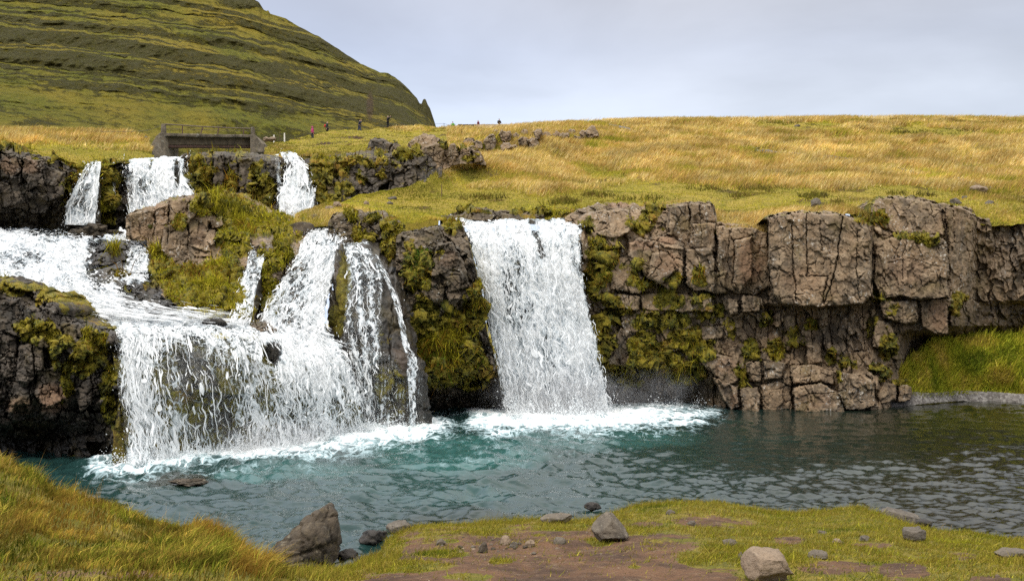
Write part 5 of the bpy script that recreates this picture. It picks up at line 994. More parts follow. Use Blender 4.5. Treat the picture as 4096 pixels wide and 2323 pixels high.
# ============================================================ NEAR BANK
EDGE=[(-500,436,2.35),(-170,446,2.25),(-60,452,2.1),(0,463,1.95),(29,474,1.78),(56,495,1.52),(83,501,1.42),(108,507,1.32),(133,518,1.12),(147,526,1.02),(179,534,.86),(193,531,.86),(206,529,.82),(227,539,.7),(239,553,.58),(249,563,.48),(270,573,.32),(289,578,.26),(330,577,.16),(350,570,.14),(366,561,.18),(380,557,.24),(386,543,.3),(406,531,.35),(421,527,.36),(468,525,.36),(505,523,.36),(543,519,.37),(593,521,.37),(613,512,.38),(636,505,.4),(673,502,.42),(715,502,.42),(736,506,.4),(764,511,.37),(793,513,.37),(820,512,.38),(855,508,.4),(879,514,.37),(907,525,.32),(939,534,.29),(968,533,.31),(986,537,.3),(1003,541,.29),(1024,542,.29),(1180,547,.3),(1500,551,.3)]
def bank():
    e=np.array(EDGE,float);nu=1900
    px=np.linspace(-500,1500,nu);ey=np.interp(px,e[:,0],e[:,1])+.8*fbm(px*.09,px*0,px*0,2,4);ez=np.interp(px,e[:,0],e[:,2])
    De=F*(H-ez)/(ey-YH)
    lx=np.clip((px-120)/330,0,1)
    zr=2.02-.42*ss(0,1,lx);Dn=np.interp(px,[-500,120,300,460,1500],[7.6,7.6,8.6,9.6,9.6])
    rows=[];
    rows.append(W(px,YH+F*(H+.9)/(De+.55),De+.55));rows.append(W(px,YH+F*(H-(ez-.28))/(De+.10),De+.10))
    for k,t in enumerate((0,.12,.3,.5,.75,1.)):
        D=De+(Dn-De)*t;z=ez+(zr-ez)*t+(.10*math.sin(min(t,.5)*math.pi*2)*(1-lx)+.06*lx*math.sin(min(t*2.5,1)*math.pi)) 
        rows.append(W(px,YH+F*(H-z)/D,D))
    X0=(px-512)/F
    rows.append(np.stack([X0*9.5,np.full(nu,4.),np.full(nu,2.2)-.1*lx],-1));rows.append(np.stack([X0*14,np.full(nu,-1.),np.full(nu,2.4)],-1));rows.append(np.stack([X0*18,np.full(nu,-9.),np.full(nu,2.6)],-1))
    R=np.array(rows);segs=[8,8,26,34,40,50,60,50,14,10];out=[]
    for i in range(len(R)-1):
        a=R[max(i-1,0)];b=R[i];c=R[i+1];d=R[min(i+2,len(R)-1)]
        for t in np.linspace(0,1,segs[i],endpoint=False): out.append(.5*(b+(c-b)*t)+.5*cat(t,a,b,c,d))
    out.append(R[-1]);P=np.array(out);lx2=np.broadcast_to(lx,P.shape[:2])
    P[...,2]+=(.05*fP(P,.8,41,4)+.03*fP(P,2.4,42,5)+.008*fP(P,12,43,3))*ss(-.4,.4,P[...,2])
    px2,py2=PX(P)
    soil=ss(-20,24,sdpoly(px2,py2,[(398,546),(408,534),(470,531),(560,527),(592,527),(650,533),(680,530),(705,540),(690,556),(735,570),(760,600),(760,900),(280,900),(300,586),(340,578),(384,562)]))
    soil=np.maximum(soil,blobs(px2,py2,[(905,571,30,13,.85),(835,567,44,9,.75),(990,580,30,8,.8),(705,521,36,6,.75),(790,540,22,5,.7),(735,523,28,5,.6),(870,545,30,4,.5),(640,524,30,4,.6),(960,556,24,5,.6),(80,572,60,6,.7),(20,578,40,5,.7),(160,560,26,4,.55)]))
    soil=soil-blobs(px2,py2,[(442,553,34,5,.8),(410,566,54,8,.95),(335,580,32,6,.9),(500,561,16,3,.7),(470,576,34,5,.7),(635,566,9,2.5,.9),(600,541,16,6,.9),(560,527,30,4,.6),(395,548,8,12,.9),(630,530,30,5,.4),(700,560,24,7,.7),(540,535,8,2,.6),(450,540,10,2,.5)])
    soil=soil+.42*fP(P,.9,71,6,.65)+.02
    soil=np.clip(soil,0,1)*ss(250,310,px2+P[...,1]*0)
    soil=np.where(px2<290,np.maximum(soil,blobs(px2,py2,[(100,573,90,7,.6),(20,580,60,6,.7)])),soil)
    o=grid('ground',P,M['ground'],{'soil':soil});setp(o,kind='structure')
    return P,px2,py2,soil,lx2
gP,gx,gy,gsoil,glx=bank()
near_t=Tuft()
def near_grass():
    nr=normals(gP)
    vis=ss(1.,3.,gP[...,1])*ss(-.05,.12,gP[...,2])*ss(-260,-200,gx)*ss(1320,1260,gx)
    left=ss(300,262,gx)+0
    # long shaggy grass of the left slope
    dens=left*vis*(.12+.88*ss(.75,.35,gsoil))*(.45+.55*ss(-.25,.2,fP(gP,1.1,61,3)))
    Q,x,y=sample(gP,330000,np.clip(dens,0,1),(gx,gy));k=len(Q)
    tall=np.clip(.42+.5*fP(Q,.55,62,3)+.35*blobs(x,y,[(215,545,45,22,1),(60,490,70,14,.5),(250,570,30,20,.6),(170,545,40,14,.4)])-.35*blobs(x,y,[(90,540,70,18,1),(80,575,120,12,1)]),.12,1)
    cl=ss(-.15,.45,fP(Q,3.2,69,3));h=(.035+.12*tall+.12*cl*tall)*RNG.uniform(.6,1.3,k)
    lean=np.array([.55,-.25,0])*(.5+.8*RNG.random((k,1)))+RNG.normal(0,.38,(k,3));lean[:,2]*=.3
    c=palette(Q,[(.07,.10,.012),(.16,.18,.018),(.27,.26,.03),(.36,.28,.05),(.38,.23,.05),(.30,.27,.035),(.18,.20,.02)],1.5,63,.32)*(.42+.78*cl[:,None])
    org=(blobs(x,y,[(215,525,40,20,.8),(250,560,24,24,.6),(60,520,60,30,.35)])*RNG.random(k))[:,None]
    c=c*(1-org)+np.array([.44,.20,.04])*org
    near_t.add(*blades(Q,h,.0075*RNG.uniform(.6,1.6,k),lean,c))
    # short cropped turf on the right bank
    right=ss(255,300,gx)*vis
    Q,x,y,D=sample(gP,470000,np.clip(right*(ss(.60,.22,gsoil+.55*fP(gP,1.6,64,5)+.45*fP(gP,5.,68,3))+.035),0,1),(gx,gy,gP[...,1]));k=len(Q)
    edge=np.exp(-np.maximum(0,y-np.interp(x,[q[0] for q in EDGE],[q[1] for q in EDGE]))/7)
    h=(.018+.030*RNG.gamma(2,.5,k)+.07*edge*RNG.random(k))*(.7+.6*ss(-.2,.4,fP(Q,1.1,65,3)))
    lean=np.array([.3,-.3,0])+RNG.normal(0,.6,(k,3));lean[:,2]*=.3
    near_t.add(*blades(Q,h,.0075*RNG.uniform(.6,1.5,k),lean,palette(Q,[(.07,.09,.010),(.17,.185,.017),(.30,.27,.025),(.19,.15,.024),(.36,.27,.055),(.16,.185,.016),(.21,.125,.03),(.28,.27,.024)],1.0,66,.33),seg2=False))
    # tall flowering stems along the edges
    i=RNG.integers(0,gP.shape[1],420);j=RNG.integers(14,60,420);Q=gP[j,i];k=len(Q);m=(gx[j,i]<300)|(RNG.random(k)<.30);Q=Q[m];k=len(Q)
    near_t.add(*blades(Q,RNG.uniform(.15,.42,k)*np.where(PX(Q)[0]<300,1,.45),.006,np.array([.35,-.1,0])+RNG.normal(0,.3,(k,3)),palette(Q,[GOLD,RUST,STRAW],.5,67,.2)))
near_grass()
def grit():
    V0,T0=ico1;Q,s_=sample(gP,12000,np.clip(ss(.35,.7,gsoil+.4*fP(gP,2.2,73,4)),0,1)*ss(3,6,gP[...,1])*ss(255,300,gx)*.5,(gsoil,));n=len(Q)
    s=np.exp(RNG.normal(-4.95,.5,n))[:,None,None]*RNG.uniform(.6,1.2,(n,1,3))
    V=Q[:,None,:]+V0[None]*s;T=(np.arange(n)[:,None,None]*len(V0)+T0[None]).reshape(-1,3)
    c=palette(Q,[(.08,.055,.036),(.14,.10,.065),(.18,.14,.10),(.06,.042,.03)],3.,74,.35)
    setp(mk('grit',V.reshape(-1,3),T,M['grit'],attrs={'Col':np.repeat(c,len(V0),0)}),'small stones and crumbs of soil strewn over the worn bank','gravel',kind='stuff')
    Q,x=sample(gP,16000,ss(.3,.7,gsoil)*ss(3,6,gP[...,1])*ss(255,300,gx)*.35,(gx,));n=len(Q)       # flattened dead stems
    a=RNG.uniform(0,6.28,n);near_t.add(*blades(Q+np.array([0,0,.006]),.012,.005,np.stack([np.cos(a)*6,np.sin(a)*6,0*a],-1),palette(Q,[(.20,.13,.06),(.34,.25,.12),(.12,.075,.04)],2.,75,.3),seg2=False))
def _ic():
    bm=bmesh.new();bmesh.ops.create_icosphere(bm,subdivisions=1,radius=1);V=np.array([v.co[:] for v in bm.verts]);T=np.array([[v.index for v in f.verts] for f in bm.faces]);bm.free();return V,T
ico1=_ic();grit()
# ============================================================ STONES
def ico(sub):
    bm=bmesh.new();bmesh.ops.create_icosphere(bm,subdivisions=sub,radius=1);V=np.array([v.co[:] for v in bm.verts]);T=np.array([[v.index for v in f.verts] for f in bm.faces]);bm.free();return V,T
ICO={k:ico(k) for k in (3,4,5)}
def look(px,py):
    """depth of the ground seen at a pixel (nearest visible sample)"""
    best=None
    for P,x,y in ((gP,gx,gy),(bP,bX,bY),(hP,hx,hy),(uP,ux,uy),(lP,lx,ly)):
        d=(x-px)**2+(y-py)**2+(P[...,1]<1)*1e6;k=np.argmin(d)
        if d.flat[k]<9 and (best is None or P[...,1].flat[k]<best-1e-6): best=P[...,1].flat[k]
    return best
def stone(x0,x1,y0,y1,mat,label,seed,D=None,group=None,name='boulder',cat_='rock',sub=4,planes=None,nch=11,depth=.8,sink=.18,rough=.06):
    cx=(x0+x1)/2;D=D or look(cx,y1) or 50.
    w=(x1-x0)/F*D/2;h=(y1-y0)/F*D/2*(1+sink)
    V,T=ICO[sub];V=V.copy();rg=np.random.default_rng(seed)
    pl=[(np.array(n_,float),d_) for n_,d_ in (planes or [])]
    for _ in range(nch):
        n_=rg.normal(0,1,3);pl.append((n_,rg.uniform(.58,.88)))
    for n_,d_ in pl:
        n_=n_/np.linalg.norm(n_);s=V@n_-d_;V=np.where((s>0)[:,None],V-n_*s[:,None],V)
    V=V*(1+rough*1.6*fbm(V[:,0]*1.5,V[:,1]*1.5,V[:,2]*1.5+seed,seed,3))[:,None]
    V=V+rough*.6*np.stack([fbm(V[:,0]*5+k*9,V[:,1]*5,V[:,2]*5,seed+k,3) for k in range(3)],-1)
    if sub>=4:
        ee,i,j,dx,dy=voro(V[:,0]*1.5+V[:,1]*.9,V[:,2]*1.3-V[:,1]*.7,seed);nn=V/np.linalg.norm(V,axis=1,keepdims=True)
        V=V+nn*(rough*2.2*(rnd(i,j,i*0,seed)-.5+.8*dx*(rnd(i,j,i*0+1,seed)-.5))-rough*1.1*(1-ss(0,.10,ee)))[:,None]+nn*(rough*.25*fbm(V[:,0]*11,V[:,1]*11,V[:,2]*11,seed,3))[:,None]
    lo,hi=V.min(0),V.max(0);V=(V-(lo+hi)/2)/((hi-lo)/2)
    V=V*np.array([w,max(w*depth,h*.6),h])
    c=W(cx,y1,D)+np.array([0,max(w*depth,h*.6)*.55,h-2*h*sink/(1+sink)])
    base=c-np.array([0,0,h])
    o=mk(name,V+c,T,M[mat],smooth=False if sub<4 else True,loc=base);setp(o,label,cat_,group)
    if D<21 and group!='dark rocks in the shallows' and w>.05:
        k=int(40+w*260);a=RNG.uniform(0,6.283,k);Q=np.stack([c[0]+np.cos(a)*w*RNG.uniform(.85,1.25,k),c[1]+np.sin(a)*max(w*depth,h*.6)*RNG.uniform(.8,1.2,k),np.full(k,base[2]+2*h*sink/(1+sink)-.02)],-1)
        near_t.add(*blades(Q,RNG.uniform(.02,.075,k),.007,RNG.normal(0,.5,(k,3))*np.array([1,1,.2]),palette(Q,[(.08,.11,.012),(.2,.2,.02),(.27,.21,.04)],2.,5,.3),seg2=False))
    return o
B_='boulders on the near bank';H_='rocks on the grassy hillside'
stone(592,629,514,541,'boulder_grey','pitted grey pointed boulder in the worn turf, split by a dark crack',1,group=B_,planes=[((-1,-.4,.9),.45),((1,-.3,.75),.5),((0,-1,.3),.55)],nch=7)
stone(744,795,549,582,'boulder_tan','smooth flat-topped tan boulder on the bare soil at the bottom edge of the picture',2,group=B_,planes=[((.1,-.3,1),.62),((1,-.2,.5),.62),((-1,-.5,.2),.72),((.2,-1,.1),.6)],nch=6)
stone(904,928,527,540,'boulder_lich','pale angular rock shaped like an anvil, set in grass near the right-hand shore',3,group=B_,planes=[((0,-.2,1),.5)],depth=.7)
stone(882,922,508,524,'boulder_lich','pale slanting slab at the water edge above the anvil-shaped rock',4,group=B_,planes=[((.45,-.2,1),.3),((0,-1,.2),.4)],nch=8,depth=.5,D=18.2)
stone(916,934,519,527,'boulder_wet','small dark wet stone just right of the pale slanting slab',5,group=B_,D=17.6)
stone(540,573,515,524,'boulder_grey','low flat grey stone in the turf at the middle of the near shoreline',6,group=B_,planes=[((0,-.1,1),.4)])
stone(999,1032,550,559,'boulder_grey','long low grey stone cut off by the right edge of the picture',7,group=B_,planes=[((0,-.1,1),.5)])
sm=[(436,446,538,545,'boulder_grey','grey pointed cobble alone in the brown soil left of the stony hollow'),(478,488,542,552,'boulder_dark','dark upright shard of stone beside the stony hollow'),(500,511,535,544,'boulder_tan','rough tan cobble at the back of the stony hollow'),(509,518,541,547,'boulder_lich','rounded pale grey cobble in the stony hollow'),(525,535,539,547,'boulder_tan','smooth egg-shaped tan cobble right of the stony hollow'),(553,567,537,543,'boulder_grey','flat grey cobble at the right end of the bare soil hollow'),(666,676,509,514,'boulder_lich','pale cobble on the crown of the grassy bank'),(687,697,520,525,'boulder_lich','pale cobble in the worn strip behind the tan boulder'),(723,738,538,546,'boulder_grey','rounded grey cobble in grass up-slope of the tan boulder'),(818,828,530,535,'boulder_lich','small pale cobble in the grass, farther of the pair right of the tan boulder'),(834,845,538,543,'boulder_tan','small pale cobble in the grass, nearer of the pair right of the tan boulder'),(737,746,551,558,'boulder_grey','grey cobble touching the left shoulder of the tan boulder'),(809,830,551,558,'boulder_grey','flat dark grey stone in soil just right of the tan boulder'),(859,871,535,540,'boulder_lich','flat pale stone in the grass left of the anvil-shaped rock')]
for k,s in enumerate(sm): stone(*s[:5],s[5],20+k,name='cobble',cat_='stone',group='cobbles on the near bank',sub=3 if s[1]-s[0]<9 else 4,depth=.9,sink=.7,rough=.1)
for k in range(22):
    x=RNG.normal(492,26);y=RNG.normal(548,3.2);w=RNG.uniform(2,5.5)
    stone(x-w/2,x+w/2,y-w*.55,y,random.choice(['boulder_grey','boulder_dark','boulder_tan']),'small pebble lying in the stony hollow of bare soil',60+k,name='pebble',cat_='pebble',group='pebbles in the stony hollow',sub=3)
# the big wedge-shaped boulder standing in the shallows
def wedge():
    D=16.1
    def pt(x,y,dy): p=W(x,y,D);return [p[0],p[1]+dy,p[2]]
    bm=bmesh.new()
    up=[pt(318,511,.25),pt(325,511,.45),pt(332.5,517,.35),pt(334,528,.25),pt(334,562,.3),pt(330,568,.0),pt(308,533,-.16),pt(316,545,-.2),pt(318,569,-.2),pt(303,562,-.12),pt(280,553,-.15),pt(272,548,.1),pt(290,527,.15),pt(300,518,.35),pt(276,560,.5),pt(330,560,.9),pt(322,513,.75),pt(290,560,.8)]
    lowp=[pt(271,549,-.12),pt(280,546,.0),pt(303,548,-.22),pt(308,553,-.24),pt(306,566,-.26),pt(288,568,-.3),pt(271,564,-.2),pt(271,566,.35),pt(306,568,.3),pt(300,546,.3),pt(285,548,.3)]
    for pts in (up,lowp):
        vs=[bm.verts.new(p) for p in pts];r=bmesh.ops.convex_hull(bm,input=vs)
        for v in [g for g in r['geom_interior'] if isinstance(g,bmesh.types.BMVert)]: bm.verts.remove(v)
    bmesh.ops.triangulate(bm,faces=bm.faces[:])
    for _ in range(4): bmesh.ops.subdivide_edges(bm,edges=[e for e in bm.edges if e.calc_length()>.03],cuts=1,use_grid_fill=True);bmesh.ops.triangulate(bm,faces=bm.faces[:])
    for _ in range(1): bmesh.ops.smooth_vert(bm,verts=bm.verts[:],factor=.5,use_axis_x=True,use_axis_y=True,use_axis_z=True)
    V=np.array([v.co[:] for v in bm.verts]);bm.normal_update();Nn=np.array([v.normal[:] for v in bm.verts])
    bm.verts.index_update();T=np.array([[v.index for v in f.verts] for f in bm.faces]);bm.free()
    ee,i,j,dx,dy=voro(V[:,0]*2.6+V[:,1]*1.1,V[:,2]*2.4+V[:,1],5)
    V=V+Nn*(.05*fP(V,2.2,5,4)+.020*fP(V,9,6,5,.6)+.09*(rnd(i,j,i*0,2)-.5)-.045*(1-ss(0,.09,ee))-.05*np.exp(-((V[:,2]-.32-.25*(V[:,0]+3.3))/.03)**2)*(V[:,1]<16.2))[:,None]
    o=mk('boulder',V,T,M['boulder_dark'],smooth=True,loc=(V[:,0].mean(),V[:,1].mean(),V[:,2].min()));setp(o,'large dark wedge-shaped boulder standing in the shallows at the foot of the left grass slope','boulder',B_)
wedge()
S_='dark rocks in the shallows'
for k,(s,l) in enumerate([((356,386,530,545),'dark wet rock in the shallows between the wedge boulder and the bank corner'),((385,413,521,534),'grey flat-topped slab rising from the water at the corner of the bank'),((335,358,549,563),'jagged black rock in the shallows right beside the wedge boulder'),((584,602,502,510),'small dark brown rock alone in the water off the middle of the bank'),((352,372,556,566),'low flat wet rock at the waterline below the bank corner')]):
    y=s[3];stone(*s,'boulder_lich' if k==1 else 'boulder_wet',l,90+k,D=F*(H-.0)/(y-YH),group=S_,planes=[((-.3,-.3,1),.45)] if k in(1,4) else None,rough=.10)
stone(162,208,479.5,485.5,'boulder_dark','broad low rock awash in front of the lacy lower fall',97,D=F*H/(486-YH),nch=5,rough=.2,sub=5,group=S_)
stone(259,283,341,367,'boulder_wet','black rounded rock poking through the white water of the lower fall',98,D=33.75,cat_='rock',rough=.2,nch=10,sub=5,planes=[((-.7,-.5,.5),.4),((.6,-.5,.6),.5)])
stone(199,227,317,328,'boulder_wet','smooth brown wet rock on the lip of the lower fall',99,D=34.2,planes=[((0,0,1),.6)])
stone(60,124,221,241,'boulder_dark','long mossy slab in the stream at the foot of the upper left falls',100,D=48.6,nch=5,rough=.22,sub=5)
stone(288,313,221,238,'boulder_dark','dark rounded rock left of the narrow upper channel',101,D=45.2)
stone(304,323,213,225,'boulder_dark','dark mossy rock at the head of the narrow channel',102,D=47)
stone(178,191,152.5,158,'boulder_dark','small dark rock on the lip of the fall below the bridge',103,D=56)
stone(286,294,161,170,'boulder_wet','dark rock splitting the bright foaming upper fall',104,D=54.0)
out=[(491,499,130,135,'boulder_lich','small rock cap at the top of the slope left of the man in black'),(462,475,137,146,'boulder_dark','dark low rock behind the tall columnar outcrop'),
 (811,822,197,205,'boulder_lich','pale stone on the green turf behind the largest rock block'),(794,801,123.6,126.6,'boulder_lich','tiny pale stone high on the right-hand skyline slope'),(966,990,184,194,'boulder_tan','wide pinkish stone in golden grass at the far right'),(951,964,197,204,'boulder_lich','grey stone left of a smaller one on the far right slope'),(962,969,195,199.5,'boulder_lich','smaller grey stone right behind the grey stone on the far right slope'),(985,996,199.5,204.5,'boulder_lich','pale flat stone in grass near the right edge above the cliff'),
 (332,342,201,208,'boulder_tan','tan angular block at the foot of the mossy wall, largest of the tan stones'),(363,369,200,204,'boulder_tan','small tan stone on the turf crest above the channel rocks'),(324,334,205,210,'boulder_tan','flat tan stone left of the tan angular block'),(386,397,195.5,199.5,'boulder_lich','grey flat stone in the lower turf below the mossy wall'),(386,393,200.5,204,'boulder_grey','small grey stone just below the grey flat stone in the lower turf')]
for k,s in enumerate(out):
    D=None
    stone(*s[:5],s[5],120+k,D=D,sink=.5,group=H_,name='rock',depth=.8,planes=[((0,-1,.25),.5)] if k<2 else None,rough=.13,nch=9)
for k,(x,y,w,hh) in enumerate([(131,141,5,4),(136,141.5,5,3.5),(139,138.5,6,3.5),(143,142,7,5),(146,139.5,5,4),(134,138,4,3)]):
    stone(x-w/2,x+w/2,y-hh,y,'boulder_tan' if k%2 else 'boulder_grey','loose tan and grey stone in the rubble heap left of the bridge',170+k,D=70,group='rubble heap by the bridge',name='rubble_stone',cat_='stone',sub=3)
for k,(x,y,w,hh) in enumerate([(266,140.5,7,4.5),(272,140,8,4)]):
    stone(x-w/2,x+w/2,y-hh,y,'boulder_tan','brown block on the slope right of the bridge, '+('nearer the abutment' if k==0 else 'nearer the white post'),180+k,D=74,group='brown blocks right of the bridge',name='rock')
# ============================================================ BRIDGE
def bz(X,Y): return 125+X/12.84,107.5+Y/12.84
def bp(X,Y,dy=0.):
    x,y=bz(X,Y);D=69+(X-500)/1140*4;p=W(x,y,D);return Vector((p[0],p[1]+dy,p[2]))
br=empty('bridge',bp(1080,660),'weathered concrete footbridge with bent rusty railing above the upper falls','bridge')
bl=br.location.copy()
def bb(mb,name,mat,**k): return mb.build(name,mat,br,bl,**k)
m=MB();m.prism([bp(505,322),bp(1000,334),bp(1645,345),bp(1645,378),bp(1000,372),bp(505,360)],(0,0,0),(0,2.3,0));bb(m,'deck',M['concrete'],bevel=.03,sub=2,disp=.03)
m=MB();m.prism([bp(512,362),bp(1625,379),bp(1625,462),bp(512,456)],(0,.55,0),(0,.85,0));bb(m,'girder',M['concrete_dark'],sub=2,disp=.02)
m=MB();m.tube([bp(505,480,.6),bp(1080,484,.6),bp(1620,486,.6)],.105,14);m.tube([bp(625,480.8,.6),bp(655,481,.6)],.12,14);bb(m,'pipe',M['rust'],smooth=False)
m=MB();m.prism([bp(452,316),bp(514,318),bp(527,670),bp(395,690),bp(250,640),bp(262,590),(bp(320,490)),bp(385,400),bp(392,372)],(0,-.05,0),(0,2.7,0));bb(m,'abutment',M['concrete'],bevel=.03,sub=2,disp=.07)
m=MB();m.prism([bp(1612,344),bp(1665,346),bp(1745,450),bp(1800,466),bp(1812,580),bp(1612,580)],(0,-.05,0),(0,2.7,0));bb(m,'abutment',M['concrete'],bevel=.03,sub=2,disp=.05)
m=MB();m.prism([bp(462,212),bp(482,202),bp(505,206),bp(512,320),bp(460,318)],(0,0,0),(0,.34,0));bb(m,'end_post',M['concrete'],bevel=.02,sub=1,disp=.03)
m=MB();m.prism([bp(1616,248),bp(1634,240),bp(1652,244),bp(1657,348),bp(1614,346)],(0,0,0),(0,.34,0));bb(m,'end_post',M['concrete'],bevel=.02,sub=1,disp=.03)
m=MB();m.prism([bp(372,300),bp(398,296),bp(412,330),bp(410,345),bp(372,340)],(0,2.3,0),(0,2.6,0));bb(m,'end_post',M['concrete'],bevel=.02,sub=1,disp=.03)
m=MB();m.tube([bp(497,205,.17),bp(730,219,.17),bp(1000,238,.17),bp(1200,246,.17),bp(1420,256,.17),bp(1640,262,.17)],.038,8);bb(m,'handrail',M['rail'])
m=MB();m.tube([bp(510,266,.17),bp(1000,276,.17),bp(1640,293,.17)],.018,6);bb(m,'middle_rail',M['rail'])
m=MB();m.tube([bp(505,302,2.4),bp(1000,312,2.4),bp(1520,326,2.4)],.04,8);bb(m,'far_rail',M['rust'])
for X in (620,880,1260,1400):
    m=MB();m.tube([bp(X-28,308+(X-500)*.018,2.36),bp(X+28,309+(X-500)*.018,2.36)],.046,8);bb(m,'rail_sleeve',M['paint'])
for a,b in ((( 727,220),(727,330)),((992,238),(960,336)),((1196,246),(1178,340)),((1520,258),(1514,300),(1522,358))) if False else (((727,220),(727,330)),((992,238),(960,336)),((1196,246),(1178,340))):
    m=MB();m.tube([bp(*a,.17),bp(*b,.17)],.04,8);bb(m,'rail_post',M['rust'])
m=MB();m.tube([bp(1520,257,.17),bp(1512,300,.17),bp(1524,362,.1)],.04,8);bb(m,'rail_post',M['rust'])
m=MB();m.tube([bp(1300,520,.6),bp(1340,545,.6),bp(1390,556,.6)],.02,6);bb(m,'cable',M['wire'])
# ============================================================ FENCES AND POSTS
def post(x,y0,y1,D,r,mat,name,label,group=None,cat_='post'):
    a=W(x,y1,D);b=W(x,y0,D);m=MB();m.tube([(a[0],a[1],a[2]-.3),tuple(a*.5+b*.5),tuple(b)],[r*1.05,r,r*.92],10)
    o=m.build(name,mat,None,(a[0],a[1],a[2]));return setp(o,label,cat_,group)
post(274,134.7,139.5,78,.055,M['white'],'fence_post','short whitish wooden post right behind the bridge end','whitish fence posts')
post(284.5,132.7,140,79,.055,M['white'],'fence_post','taller whitish wooden post on the slope right of the bridge','whitish fence posts')
post(280,129.7,138,82,.02,M['rust'],'steel_stake','thin steel stake between the two whitish posts','steel stakes',cat_='stake')
D_=look(441.7,196.8) or 58
post(441.7,184,197,D_,.022,M['rust'],'steel_stake','thin rusty stake standing alone in the turf below the hillside rocks','steel stakes',cat_='stake')
fc=empty('wire_fence',W(444,128.6,127),'single-wire fence with thin post against the sky left of the person in green','fence')
fl_=fc.location.copy()
m=MB();m.tube([W(444,129.5,127),W(444,122.9,127)],.03,8);m.build('post',M['wire'],fc,fl_)
m=MB();m.tube([W(328,128.6,112),W(360,126.6,116),W(400,125,121),W(436,123.7,126),W(444,123.3,127),W(452,125.6,128),W(466,128.6,129)],.014,5);m.build('wire',M['wire'],fc,fl_)
m=MB();m.tube([W(328,128.6,112),W(328,124,112)],.02,6);m.build('post',M['wire'],fc,fl_)
wf=empty('wire_fence',W(133,134,72),'sagging wire running from the left grass crest to the bridge post','fence');wl=wf.location.copy()
m=MB();m.tube([W(100,131.5,74),W(133,131.2,72),W(148,130.2,71),W(160,125.9,70)],.014,5);m.build('wire',M['wire'],wf,wl)
# ============================================================ PEOPLE
def skin(name,pts,edges,mat,parent,sub=1):
    """pts {name:(x,y,z,r)} grown along edges into one skin"""
    ks=list(pts);me=bpy.data.meshes.new(name);me.from_pydata([pts[k][:3] for k in ks],[(ks.index(a),ks.index(b)) for a,b in edges],[]);me.update()
    o=bpy.data.objects.new(name+'_src',me);COL.objects.link(o)
    md=o.modifiers.new('s','SKIN');md.use_smooth_shade=True
    for i,k in enumerate(ks):
        d=me.skin_vertices[0].data[i];r=pts[k][3];d.radius=(r,r) if not isinstance(r,tuple) else r;d.use_root=(i==0)
    ss_=o.modifiers.new('d','SUBSURF');ss_.levels=sub;ss_.render_levels=sub
    dg=bpy.context.evaluated_depsgraph_get();nm=bpy.data.meshes.new_from_object(o.evaluated_get(dg));bpy.data.objects.remove(o)
    nm.name=name;nm.materials.clear();nm.materials.append(mat)
    q=bpy.data.objects.new(name,nm);COL.objects.link(q)
    if parent: q.parent=parent
    return q
